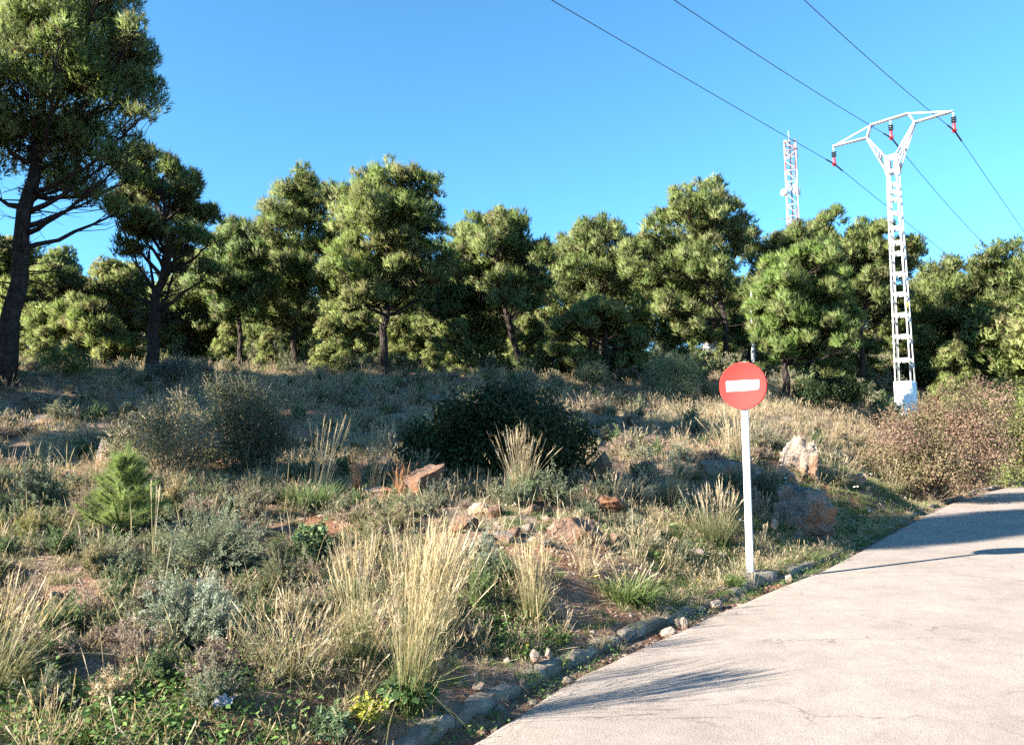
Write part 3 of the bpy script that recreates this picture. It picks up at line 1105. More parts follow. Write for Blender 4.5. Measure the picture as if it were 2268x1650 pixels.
# local frame: face towards -y
mb = MB()
pts = []
w_, d_, rc = 0.04, 0.02, 0.008
ring = []
for cx_, cy_, a0 in ((w_ - rc, d_ - rc, 0), (-w_ + rc, d_ - rc, 90), (-w_ + rc, -d_ + rc, 180), (w_ - rc, -d_ + rc, 270)):
    for a in (0, 45, 90):
        ring.append((cx_ + rc * math.cos(R(a0 + a)), cy_ + rc * math.sin(R(a0 + a))))
ring = np.array(ring)
zs = np.linspace(-0.2, z_top + 0.004, 6)
V = np.concatenate([np.c_[ring[:, 0], ring[:, 1], np.full(len(ring), z)] for z in zs])
k = len(ring)
i = np.arange(5)[:, None] * k
j = np.arange(k)[None, :]
q = np.stack([i + j, i + (j + 1) % k, i + k + (j + 1) % k, i + k + j], -1).reshape(-1, 4)
mb.add(V, [q, (np.arange(k) + 5 * k)[None, :], np.arange(k)[None, ::-1]])
post = mb.build('post', MAT['galvanised'], sign)
mb = MB()
mb.lathe([(0.001, 0.0), (Rd * 0.955, 0.0), (Rd * 0.975, 0.006), (Rd, 0.004), (Rd, -0.026), (Rd - 0.004, -0.026), (Rd - 0.006, -0.004), (0.001, -0.004)], 72)
disc = mb.build('disc', MAT['sign_red'], sign, loc=(0, -0.052, z_disc))
disc.rotation_euler = (R(90), 0, 0)
mb = MB()
mb.box((0, 0, 0.0025), Rd * 1.40, Rd * 0.44, 0.003)
mb.build('bar', MAT['sign_white'], disc)
for zz in (-0.16, 0.16):
    mb = MB()
    mb.box((0, 0, 0), 0.13, 0.052, 0.035)
    mb.box((0, -0.035, 0), 0.05, 0.026, 0.028)
    mb.build('bracket', MAT['sign_back'], sign, loc=(0, 0.0, z_disc + zz))
fm = MB()
rr_ = rng_for(5)
for (c, s3) in (((0.02, 0.02, -0.06), (0.52, 0.34, 0.16)),):
    g = np.array([(a, b_, c_) for a in np.linspace(-.5, .5, 6) for b_ in np.linspace(-.5, .5, 5) for c_ in (-.5, .5)])
    g2 = g * s3 + c
    g2[:, :2] += rr_.normal(0, 0.012, (len(g), 2))
    g2[:, 2] += rr_.normal(0, 0.006, len(g))
    id_ = lambda a, b_, c_: (a * 5 + b_) * 2 + c_
    qs = []
    for a in range(5):
        for b_ in range(4):
            qs.append((id_(a, b_, 1), id_(a + 1, b_, 1), id_(a + 1, b_ + 1, 1), id_(a, b_ + 1, 1)))
    for a in range(5):
        qs.append((id_(a, 0, 0), id_(a + 1, 0, 0), id_(a + 1, 0, 1), id_(a, 0, 1)))
        qs.append((id_(a, 4, 1), id_(a + 1, 4, 1), id_(a + 1, 4, 0), id_(a, 4, 0)))
    for b_ in range(4):
        qs.append((id_(0, b_, 1), id_(0, b_ + 1, 1), id_(0, b_ + 1, 0), id_(0, b_, 0)))
        qs.append((id_(5, b_, 0), id_(5, b_ + 1, 0), id_(5, b_ + 1, 1), id_(5, b_, 1)))
    fm.add(g2, [qs])
foot = fm.build('concrete_footing', MAT['concrete'], sign, loc=(0, 0, 0.02))
foot.rotation_euler = (0, 0, R(34 + 32))

# ------------------------------------------------------------------ lattice power pylon
YP = 30.0
pb = P(2010, 940, YP)
pb[2] = Hf(pb[0], pb[1])
UX = np.array((0.68, -0.733, 0)); UX /= np.linalg.norm(UX)      # along the crossarm
VX = np.array((-UX[1] * -1, UX[0] * -1, 0))
VX = np.array((UX[1], -UX[0], 0)); VX /= np.linalg.norm(VX)     # out of the front face
if VX[1] > 0: VX = -VX
ZX = np.array((0, 0, 1.0))
AX = np.array((UX, VX, ZX))


def on_arm(px, py):
    """(u, z) where the line of sight meets the upright plane of the crossarm"""
    d = np.array(ray(px, py))
    c = np.array((0, 0, EYE))
    t = np.dot(pb - c, VX) / np.dot(d, VX)
    p = c + d * t - pb
    return np.dot(p, UX), p[2]


pyl = thing('power_pylon', 'white steel lattice power pylon with a forked head', 'pylon', pb)


def L3(u, v, z):
    return UX * u + VX * v + ZX * z


zt = on_arm(1978, 345)[1]
z_pl = on_arm(2008, 845)[1]


def hw(z):  # half width along u, half depth along v
    t = np.clip(z / zt, 0, 1)
    return 0.335 * (1 - t) + 0.205 * t, 0.215 * (1 - t) + 0.15 * t


mb = MB()
u0, v0 = hw(0)
u1, v1 = hw(z_pl)
g = []
for z, (uu, vv) in ((-0.4, (u0 + 0.02, v0 + 0.02)), (z_pl, (u1 + 0.02, v1 + 0.02))):
    for su, sv in ((-1, -1), (1, -1), (1, 1), (-1, 1)):
        g.append(L3(su * uu, sv * vv, z))
mb.add(g, [[(0, 1, 5, 4), (1, 2, 6, 5), (2, 3, 7, 6), (3, 0, 4, 7), (4, 5, 6, 7)]])
mb.build('plinth', MAT['plinth_white'], pyl)
for su in (-1, 1):
    for sv in (-1, 1):
        mb = MB()
        for (du, dv, w1, w2) in ((0.029, 0.004, 0.058, 0.008), (0.004, 0.029, 0.008, 0.058)):
            a0, b0 = hw(z_pl * 0.98); a1, b1 = hw(zt)
            p = L3(su * (a0 - du), sv * (b0 - dv), z_pl * 0.98)
            q_ = L3(su * (a1 - du), sv * (b1 - dv), zt)
            g = []
            for c in (p, q_):
                for s1, s2 in ((-1, -1), (1, -1), (1, 1), (-1, 1)):
                    g.append(c + UX * s1 * w1 / 2 + VX * s2 * w2 / 2)
            mb.add(g, [[(0, 1, 5, 4), (1, 2, 6, 5), (2, 3, 7, 6), (3, 0, 4, 7), (4, 5, 6, 7), (3, 2, 1, 0)]])
        mb.build('leg', MAT['steel_paint'], pyl)
for k, py in enumerate((407, 424, 441, 472, 505, 538, 562, 608, 653, 699, 747, 799)):
    zz = on_arm(1990, py)[1]
    uu, vv = hw(zz)
    hgt = 0.085 + 0.05 * (k / 11)
    for sv in (1, -1):
        mb = MB()
        mb.box(L3(0, sv * (vv + 0.005), zz), 2 * uu - 0.01, 0.008, hgt, AX)
        mb.build('batten', MAT['steel_paint'], pyl)
    zz2 = zz - 0.24
    uu, vv = hw(zz2)
    for su in (1, -1):
        mb = MB()
        mb.box(L3(su * (uu + 0.005), 0, zz2), 0.008, 2 * vv - 0.01, hgt, AX)
        mb.build('batten', MAT['steel_paint'], pyl)
# head block
zb = on_arm(1975, 386)[1]
uu, vv = hw(zt)
for sv in (1, -1):
    mb = MB()
    mb.box(L3(-uu + 0.03, sv * (vv + 0.006), (zt + zb) / 2), 0.15, 0.012, zt - zb, AX)
    mb.box(L3(uu - 0.03, sv * (vv + 0.006), (zt + zb) / 2), 0.15, 0.012, zt - zb, AX)
    mb.box(L3(0, sv * (vv + 0.009), zt - 0.05), 2 * uu - 0.06, 0.010, 0.11, AX)
    mb.box(L3(0, sv * (vv + 0.009), zb + 0.07), 2 * uu - 0.06, 0.010, 0.13, AX)
    mb.build('head_plate', MAT['steel_paint'], pyl)
arm = {k: on_arm(*v) for k, v in dict(eL=(1921, 306), iL=(1929, 278), iR=(2013, 252), eR=(2026, 272), tL=(1846, 325), tR=(2111, 247), mid=(1972, 266)).items()}
thk = 0.10


def member(name, a, b_, w=0.075, both=0.055, d=0.05):
    mb = MB()
    for sv in ((both, -both) if both else (0,)):
        mb.bar(L3(a[0], sv, a[1]), L3(b_[0], sv, b_[1]), d, w, VX)
    return mb.build(name, MAT['steel_paint'], pyl)


def member_v(name, a, va, b_, vb, w=0.08):
    mb = MB()
    for s in (1, -1):
        mb.bar(L3(a[0], s * va, a[1]), L3(b_[0], s * vb, b_[1]), 0.05, w, VX)
    return mb.build(name, MAT['steel_paint'], pyl)


member('top_beam', arm['iL'], arm['iR'])
member('crossarm', arm['tL'], arm['eL'])
member('crossarm', arm['eR'], arm['tR'])
member('inner_strut', arm['eL'], arm['iL'], both=0.058)
member('inner_strut', arm['eR'], arm['iR'], both=0.058)
member('tie', arm['tL'], arm['iL'], w=0.05, both=0)
member('tie', arm['tR'], arm['iR'], w=0.05, both=0)
for s, e in ((-1, 'eL'), (1, 'eR')):
    member_v('fork_arm', (s * uu, zt - 0.03), vv, arm[e], 0.06)
    member_v('fork_brace', (s * uu, zb + 0.10), vv, (arm[e][0], arm[e][1] - 0.05), 0.06, 0.05)
    mb = MB()
    c0 = np.array((s * uu, zt)) * 0.66 + np.array(arm[e]) * 0.34
    c1 = np.array((s * uu, zb + 0.1)) * 0.62 + np.array(arm[e]) * 0.38
    mb.bar(L3(c0[0], 0.13, c0[1]), L3(c1[0], 0.13, c1[1]), 0.02, 0.16, VX)
    mb.bar(L3(c0[0], -0.13, c0[1]), L3(c1[0], -0.13, c1[1]), 0.02, 0.16, VX)
    mb.build('gusset', MAT['steel_paint'], pyl)
# warning plate
zz = on_arm(2010, 678)[1]
uu2, vv2 = hw(zz)
mb = MB()
c = L3(uu2 + 0.02, vv2 * 0.6, zz)
mb.add([c + VX * -0.14 + ZX * -0.1, c + VX * 0.14 + ZX * -0.1, c + ZX * 0.18, c + UX * 0.01 + VX * -0.14 + ZX * -0.1, c + UX * 0.01 + VX * 0.14 + ZX * -0.1, c + UX * 0.01 + ZX * 0.18],
       [[(0, 1, 2), (5, 4, 3)], [(0, 3, 4, 1), (1, 4, 5, 2), (2, 5, 3, 0)]])
wp = mb.build('warning_plate', MAT['yellow_plate'], pyl)
mb = MB()   # the black lightning bolt on it
for (a, b_) in (((0.02, 0.10), (-0.03, 0.02)), ((-0.03, 0.02), (0.03, 0.02)), ((0.03, 0.02), (-0.02, -0.07))):
    mb.bar(c + UX * 0.013 + VX * a[0] + ZX * a[1], c + UX * 0.013 + VX * b_[0] + ZX * b_[1], 0.004, 0.018, UX)
mb.build('bolt_symbol', MAT['dark_plate'], wp)
mb = MB()
mb.box(c + ZX * -0.17, 0.012, 0.3, 0.08, AX)
mb.build('number_plate', MAT['dark_plate'], pyl)

# insulators: rod, glass discs, red clamp cover
clamp_pt = []
for key, cp in (('tL', (1853, 366)), ('mid', (1974, 308)), ('tR', (2112, 293))):
    a = arm[key]
    cpz = on_arm(*cp)[1]
    drop = a[1] - cpz
    ins = bpy.data.objects.new('insulator', None)
    COL.objects.link(ins)
    ins.parent = pyl
    ins.location = L3(a[0], 0, a[1])
    mb = MB()
    mb.tube([(0, 0, 0), (0, 0, -drop * 0.50)], 0.016, 8)
    mb.box((0, 0, -drop * 0.12), 0.06, 0.05, 0.05, AX)
    mb.build('rod', MAT['galvanised'], ins)
    for k in range(3):
        mb = MB()
        mb.lathe([(0.025, 0.03), (0.07, 0.02), (0.105, -0.005), (0.10, -0.018), (0.03, -0.012)], 20)
        mb.build('glass_disc', MAT['glass_insulator'], ins, smooth=True, loc=(0, 0, -drop * 0.30 - k * 0.085))
    mb = MB()
    mb.lathe([(0.045, 0.0), (0.06, -0.03), (0.055, -0.16), (0.085, -0.26), (0.075, -0.34), (0.02, -0.36)], 14)
    mb.build('clamp_cover', MAT['red_cover'], ins, smooth=True, loc=(0, 0, -drop * 0.30 - 0.24))
    clamp_pt.append(pb + L3(a[0], 0, a[1] - drop * 0.30 - 0.24 - 0.28))

# ------------------------------------------------------------------ power lines
near = [[(1155, 0), (1445, 148), (1740, 302)], [(1490, 0), (1700, 133), (1793, 198), (1924, 278)], [(1780, 0), (1900, 108), (2001, 198), (2085, 268)]]
farp = [[(1871, 380), (1969, 461), (2001, 488), (2102, 567)], [(1990, 325), (2022, 365), (2193, 554)], [(2125, 313), (2211, 433), (2267, 522)]]
LD = np.array((VX[0], VX[1], 0)) * -1       # away from the camera


def wire_fit(p0, pix):
    """sag curve in the upright plane of the span"""
    nrm = np.cross(LD, ZX)
    c = np.array((0, 0, EYE))
    T, Z = [], []
    for px, py in pix:
        d = np.array(ray(px, py))
        t = np.dot(p0 - c, nrm) / np.dot(d, nrm)
        p = c + d * t - p0
        T.append(np.dot(p, LD)); Z.append(p[2])
    T, Z = np.array(T), np.array(Z)
    A = np.c_[T, T * T]
    s, *_ = np.linalg.lstsq(A, Z, rcond=None)
    return s, T


for k, (word, p0) in enumerate(zip(('left', 'middle', 'right'), clamp_pt)):
    sn, Tn = wire_fit(p0, near[k])
    sf, Tf = wire_fit(p0, farp[k])
    sn[1] = max(sn[1], 0.0002); sf[1] = max(sf[1], 0.0002)
    tn = -np.linspace(0, 62, 40)[::-1]
    tf = np.linspace(0, 46, 30)[1:]
    pts = [p0 + LD * t + ZX * (sn[0] * t + sn[1] * t * t) for t in tn] + [p0 + LD * t + ZX * (sf[0] * t + sf[1] * t * t) for t in tf]
    mb = MB()
    mb.tube(pts, 0.012, 6)
    w = thing('power_line', {'left': 'power line hung from the lower left tip of the pylon crossarm', 'middle': 'power line hung from the middle of the pylon head',
                             'right': 'power line hung from the upper right tip of the pylon crossarm'}[word], 'cable', p0, 'power lines on the pylon')
    o = mb.build('conductor', MAT['wire'], w, smooth=True)
    o.location = -np.array(p0)
    for s, c_ in ((-1, sn), (1, sf)):
        mb = MB()
        mb.tube([LD * s * t + ZX * (c_[0] * s * t + c_[1] * t * t) for t in np.linspace(0.05, 0.75, 5)], 0.032, 8)
        mb.build('sleeve', MAT['wire'], w, smooth=True)

# ------------------------------------------------------------------ radio mast beyond the trees
YM = 75.0
top = P(1750, 316, YM)
mz = Hf(top[0], YM)
mast = thing('radio_mast', 'red and white lattice radio mast with antennas above the trees', 'mast', (top[0], YM, mz))
hm = top[2] - mz
cor = [np.array((-0.70, -0.25, 0)), np.array((0.28, -0.72, 0)), np.array((0.62, 0.42, 0)), np.array((-0.25, 0.75, 0))]
cuts = [(0, 0.30, 'mast_white'), (0.30, 0.54, 'mast_white'), (0.54, 0.70, 'mast_red'), (0.70, 0.86, 'mast_white'), (0.86, 1.0, 'mast_red')]
for a, b_, m_ in cuts:
    sec = None
    for ci, c in enumerate(cor):
        mb = MB()
        mb.bar(c + (0, 0, hm * a), c * 0.985 + (0, 0, hm * b_), 0.075, 0.075, (0, 1, 0))
        mb.build('leg', MAT[m_], mast)
    mb = MB()
    nst = max(2, int(round((b_ - a) * hm / 1.1)))
    zz = np.linspace(hm * a, hm * b_, nst + 1)
    for q_ in range(nst):
        for s in range(4):
            c0, c1 = cor[s], cor[(s + 1) % 4]
            e0, e1 = (c0, c1) if q_ % 2 else (c1, c0)
            mb.bar(e0 + (0, 0, zz[q_]), e1 + (0, 0, zz[q_ + 1]), 0.045, 0.045, (0, 0, 1))
            if q_ % 2 == 0:
                mb.bar(c0 + (0, 0, zz[q_]), c1 + (0, 0, zz[q_]), 0.05, 0.05, (0, 0, 1))
    o = mb.build('bracing', MAT[m_], mast)
    o['kind'] = 'stuff'
mb = MB()
mb.tube([(0, 0.1, 0), (0, 0.1, hm)], 0.07, 6)
mb.build('cable_run', MAT['mast_dark'], mast)
mb = MB()
for zq in (0.30, 0.955, 0.995):
    for s in range(4):
        mb.bar(cor[s] * 1.05 + (0, 0, hm * zq), cor[(s + 1) % 4] * 1.05 + (0, 0, hm * zq), 0.08, 0.12, (0, 0, 1))
mb.build('ring_frame', MAT['mast_dark'], mast)
mb = MB()
mb.tube([(-0.2, -0.2, hm), (-0.2, -0.2, hm + 1.1)], 0.03, 6)
mb.build('lightning_rod', MAT['mast_white'], mast)


def dish(px, py, rr, dep, dirv):
    p = P(px, py, YM) - np.array((top[0], YM, mz))
    mb = MB()
    mb.lathe([(0.01, 0.0), (rr * 0.7, 0.0), (rr, dep * 0.25), (rr, dep * 0.9), (rr * 0.9, dep), (0.01, dep)], 20)
    o = mb.build('dish', MAT['mast_white'], mast, smooth=False, loc=p)
    o.rotation_euler = Vector(dirv).to_track_quat('Z', 'Y').to_euler()
    mb = MB()
    q_ = np.array((p[0] * 0.2, p[1], p[2]))
    mb.tube([p, q_], 0.05, 6)
    mb.build('bracket', MAT['mast_white'], mast)


dish(1740, 428, 0.36, 0.42, (-0.8, -0.6, 0))
dish(1741, 316, 0.19, 0.2, (-0.9, -0.5, 0))
for px, py, w_, h_ in ((1760, 420, 0.22, 1.0), (1769, 424, 0.30, 0.75), (1765, 330, 0.14, 0.4), (1765, 345, 0.16, 0.4), (1764, 418, 0.12, 1.6)):
    p = P(px, py, YM - 0.6) - np.array((top[0], YM, mz))
    mb = MB()
    mb.box(p, w_, 0.15, h_)
    mb.box(p + (-0.2, 0.3, 0), 0.5, 0.05, 0.05)
    mb.build('panel_antenna', MAT['mast_white'], mast)
p0 = P(1752, 485, YM) - np.array((top[0], YM, mz))
mb = MB()
mb.tube([p0, p0 - (1.25, 0, 0.02)], 0.03, 6)
mb.build('side_arm', MAT['mast_dark'], mast)

# ------------------------------------------------------------------ small far things among the trunks
p = P(1230, 838, 30); z = Hf(p[0], 30)
t = thing('marker_post', 'thin white post between the dark trunks left of the middle', 'post', (p[0], 30, z))
mb = MB(); mb.box((0, 0, 0.42), 0.09, 0.09, 1.2); mb.build('post', MAT['plinth_white'], t)
mb = MB(); mb.tube([(0, 0, 1.02), (0, 0, 1.12), (0, 0, 1.6)], (0.035, 0.03, 0.025), 8); mb.build('pipe', MAT['steel_paint'], t)
p = P(1671, 845, 36); z = Hf(p[0], 36)
t = thing('lamp_post', 'grey steel lamp post seen above the no entry sign', 'lamp post', (p[0], 36, z))
zt_ = P(1671, 640, 36)[2] - z
mb = MB(); mb.tube([(0, 0, -0.2), (0, 0, 1.4), (0, 0, 1.45), (0, 0, zt_)], (0.11, 0.11, 0.075, 0.05), 10); mb.build('pole', MAT['galvanised'], t)
mb = MB(); mb.tube([(0, 0, zt_), (0.15, -0.2, zt_ + 0.15), (0.4, -0.6, zt_ + 0.2)], 0.03, 6); mb.build('lamp_arm', MAT['galvanised'], t)
mb = MB(); mb.box((0.5, -0.75, zt_ + 0.2), 0.22, 0.5, 0.1); mb.build('lamp_head', MAT['sign_back'], t)
p = P(1700, 845, 62); z = Hf(p[0], 62)
t = thing('white_house', 'low white house glimpsed between the trunks behind the sign', 'house', (p[0], 62, z))
mb = MB(); mb.box((0, 0, 1.4), 9, 5, 2.8); mb.build('wall', MAT['wall_white'], t)
mb = MB()
mb.add([(-4.8, -2.9, 2.75), (4.8, -2.9, 2.75), (4.8, 2.9, 2.75), (-4.8, 2.9, 2.75), (-4.8, 0, 3.9), (4.8, 0, 3.9)], [[(0, 1, 5, 4), (2, 3, 4, 5), (3, 2, 1, 0)], [(1, 2, 5), (3, 0, 4)]])
mb.build('roof', MAT['roof_tile'], t)
for xx in (-2.8, 2.4):
    mb = MB(); mb.box((xx, -2.5, 1.5), 1.1, 0.06, 1.1); mb.build('window', MAT['pane'], t)
mb = MB(); mb.box((0, -2.5, 1.02), 0.95, 0.07, 2.05); mb.build('door', MAT['rock_red'], t)

# ------------------------------------------------------------------ rocks
def ico(sub):
    import bmesh
    bm = bmesh.new()
    bmesh.ops.create_icosphere(bm, subdivisions=sub, radius=1)
    V = np.array([v.co[:] for v in bm.verts])
    Fc = np.array([[v.index for v in f.verts] for f in bm.faces])
    bm.free()
    return V, Fc


ICO = {k: ico(k) for k in (1, 2, 3, 4, 5)}


def rock_mesh(name, seed, size, sub=4, cuts=9, rough=0.10, pit=0.05):
    r_ = rng_for(seed)
    V, Fc = ICO[sub]
    V = V.copy()
    for _ in range(cuts):                      # broken flat faces
        n = unit(r_.normal(0, 1, (1, 3)))[0]
        d = r_.uniform(0.36, 0.78)
        ex_ = np.maximum(0, V @ n - d)
        V = V - ex_[:, None] * n * 0.985
    off = Vector(r_.uniform(-50, 50, 3))
    out = []
    for v in V:
        vv = Vector(v)
        a = mnoise.fractal(vv * 1.4 + off, 0.9, 2.1, 5)
        b_ = mnoise.fractal(vv * 5.0 + off, 0.8, 2.2, 4)
        c = mnoise.cell(vv * 3.3 + off)
        rdg = mnoise.ridged_multi_fractal(vv * 2.4 + off, 1.0, 2.2, 5, 1.0, 2.0) - 1.2
        out.append(1 + rough * a + pit * b_ + 0.05 * c + 0.055 * rdg)
    V = V * np.array(out)[:, None] * np.asarray(size)
    return new_mesh(name, V, [Fc], smooth=False)


def rock_px(label, px, py, w, h, seed, mat, sub=5, depth=0.8, sink=0.28, cuts=17, rough=0.09, pit=0.06, name='boulder', cat='rock', rz=None, yoff=0.0, group=None):
    """px, py: middle of the foot; w, h: size in the picture"""
    p = at(px, py)
    s = mpp(p[1])
    W, Hh = w * s, h * s
    me = rock_mesh(name, seed, (W * 0.56, W * 0.5 * depth, Hh * 0.5 * (1 + sink) * 1.12), sub, cuts, rough, pit)
    o = link(name, me, MAT[mat])
    y = p[1] + W * 0.4 * depth + yoff
    x = p[0] * y / p[1]
    o.location = (x, y, p[2] + Hh * 0.5 * (1 - sink))
    o.rotation_euler = (0, 0, 0.0 if rz is None else rz)
    return tag(o, label, cat, group)


ROCKG = 'boulders on the slope'
rock_px('big rust-red boulder half under the large dark bush', 948, 1112, 140, 92, 41, 'rock_red', rough=0.08, group=ROCKG)
rock_px('pale rounded boulder beside the golden grass tips', 1058, 1148, 62, 44, 42, 'rock_pale', group=ROCKG)
rock_px('low reddish boulder under the pale rounded one', 1018, 1190, 84, 48, 43, 'rock_red', group=ROCKG)
rock_px('upright rust boulder in shade right of the large dark bush', 1332, 1072, 84, 80, 44, 'rock_red', cuts=12, group=ROCKG)
rock_px('long grey slab with broken end below the shaded grass', 1330, 1146, 110, 46, 45, 'rock_red', cuts=12, depth=1.1, group=ROCKG)
rock_px('tilted tan slab leaning toward the road in the middle', 1290, 1218, 150, 64, 46, 'rock_red', cuts=14, depth=0.7, rz=0.3, group=ROCKG)
rock_px('small dark red boulder behind the shaded tussocks', 1440, 1062, 56, 42, 47, 'rock_red', group=ROCKG)
rock_px('wide low grey rock just left of the sign post', 1604, 1068, 165, 56, 48, 'rock_grey', cuts=10, depth=0.6, group=ROCKG)
rock_px('tall sunlit pitted rock right of the sign post', 1786, 1066, 104, 84, 49, 'rock_pale', sink=0.4, rough=0.18, pit=0.17, cuts=7, group=ROCKG)
rock_px('flat sunlit rock face at the foot of the tall pitted rock', 1742, 1085, 60, 46, 50, 'rock_pale', cuts=12, group=ROCKG)
rock_px('large grey shaded outcrop above the white flowers', 1772, 1192, 150, 98, 51, 'rock_grey', sink=0.4, rough=0.18, pit=0.16, cuts=8, depth=0.9, group=ROCKG)
rock_px('dark mossy stone in grass behind the sign post', 1692, 966, 52, 26, 52, 'rock_grey', group=ROCKG)
rock_px('weathered tan stone in grass by the reddish bush', 1888, 1078, 70, 30, 53, 'rock_pale', cuts=12, rz=-0.4, group=ROCKG)
rock_px('grey stone resting in green grass left of the sign', 1406, 1170, 46, 32, 54, 'rock_grey', group=ROCKG)
rock_px('dark flat rock rising from shade behind the dry plants at the left', 850, 1100, 100, 24, 57, 'rock_grey', group=ROCKG, cuts=5)
rock_px('square rock in the shaded bank at the far left', 190, 1010, 60, 50, 58, 'rock_red', group=ROCKG, cuts=12)
rock_px('pale slab in the shaded bank above the sapling', 350, 960, 60, 26, 59, 'rock_pale', group=ROCKG, cuts=12)
rock_px('rounded grey boulder in the shaded bank left of the sapling', 235, 1030, 70, 60, 60, 'rock_grey', group=ROCKG)
rock_px('low rock ledge in deep shade near the left edge', 100, 950, 120, 30, 61, 'rock_grey', group=ROCKG, cuts=12)
rock_px('bluish stone on the bare soil in front of the tilted slab', 1110, 1205, 50, 34, 62, 'rock_grey', group=ROCKG, cuts=10)

STG = 'loose stones by the kerb and on the slope'
st = [(1205, 1492, 26, 15, 'rock_pale', 'white flat stone lying in the gutter'), (1062 + 305, 1508 - 30, 26, 18, 'rock_pale', None)]
rs_ = rng_for(91)
named = [
    (1405, 1422, 40, 14, 'rock_grey', 'flat pale stone leaning on the kerb top'),
    (1478, 1412, 36, 20, 'rock_pale', 'tan lump of stone at the asphalt edge by the kerb end'),
    (1512, 1396, 34, 26, 'rock_pale', 'larger tan stone beside the tan lump in the gutter'),
    (1590, 1352, 38, 20, 'rock_pale', 'cream stone at the asphalt edge left of the sign'),
    (1745, 1292, 20, 18, 'rock_pale', 'small cream stone right of the sign footing'),
    (1062, 1545, 30, 18, 'rock_pale', 'pointed white stone behind the near kerb'),
    (1190, 1478, 34, 24, 'rock_pale', 'tan flake standing behind the kerb'),
    (1215, 1465, 22, 20, 'rock_pale', 'thin grey flake standing beside the tan flake'),
    (1255, 1525, 34, 18, 'rock_pale', 'tan stone at the asphalt edge in the gutter'),
    (1420, 1468, 30, 14, 'rock_pale', 'orange stone in the gutter under the kerb'),
    (90, 1452, 30, 18, 'rock_pale', 'whitish stone among dry stalks at the left'),
    (132, 1456, 28, 14, 'rock_pale', 'second whitish stone among dry stalks at the left'),
    (60, 1390, 26, 18, 'rock_grey', 'grey block of stone on the gravel at the left'),
    (230, 1200, 36, 30, 'rock_grey', 'grey upright stone behind the gravel at the left'),
    (120, 1330, 30, 16, 'rock_pale', 'pinkish stone on the gravel patch at the left'),
    (520, 1340, 26, 16, 'rock_pale', 'pale stone beside the silvery shrub'),
    (1165, 1180, 34, 18, 'rock_grey', 'grey stone on bare soil below the large dark bush'),
    (1215, 1160, 30, 16, 'rock_pale', 'orange stone on bare soil below the large dark bush'),
    (1540, 1235, 36, 22, 'rock_pale', 'reddish stone on the bank left of the sign post'),
    (1600, 1240, 26, 16, 'rock_grey', 'grey stone on the bank beside the sign post'),
    (1715, 1176, 36, 24, 'rock_pale', 'pale lump at the foot of the grey outcrop'),
    (1095, 1150, 46, 30, 'rock_red', 'rusty block on the bare bank below the rust-red boulder'),
    (1140, 1192, 40, 24, 'rock_red', 'rusty flat stone in the middle of the bare bank'),
    (1250, 1195, 46, 28, 'rock_red', 'rusty block under the long slab'),
    (1210, 1215, 30, 18, 'rock_grey', 'grey fist-sized stone on the lower bare bank'),
    (1180, 1140, 44, 26, 'rock_red', 'rusty stone at the foot of the tan tussock'),
    (1365, 1210, 44, 26, 'rock_red', 'rusty stone right of the tilted slab'),
    (1075, 1215, 30, 18, 'rock_pale', 'pale chip on the bare bank beside the wormwood'),
    (1300, 1100, 50, 30, 'rock_red', 'rusty stone above the long slab'),
    (975, 1215, 40, 22, 'rock_red', 'rusty stone behind the golden grass tips'),
]
for k, (px, py, w, h, mt, lb) in enumerate(named):
    rock_px(lb, px, py, w, h, 700 + k, mt, sub=3, cuts=8, sink=0.15, name='stone', cat='stone', rz=rs_.uniform(0, 3), group=STG, rough=0.12)


# ------------------------------------------------------------------ plants
def stand(px, py, w, back=0.35):
    p = at(px, py)
    W = w * mpp(p[1])
    y = p[1] + W * back
    x = p[0] * y / p[1]
    return np.array((x, y, Hf(x, y))), mpp(y)


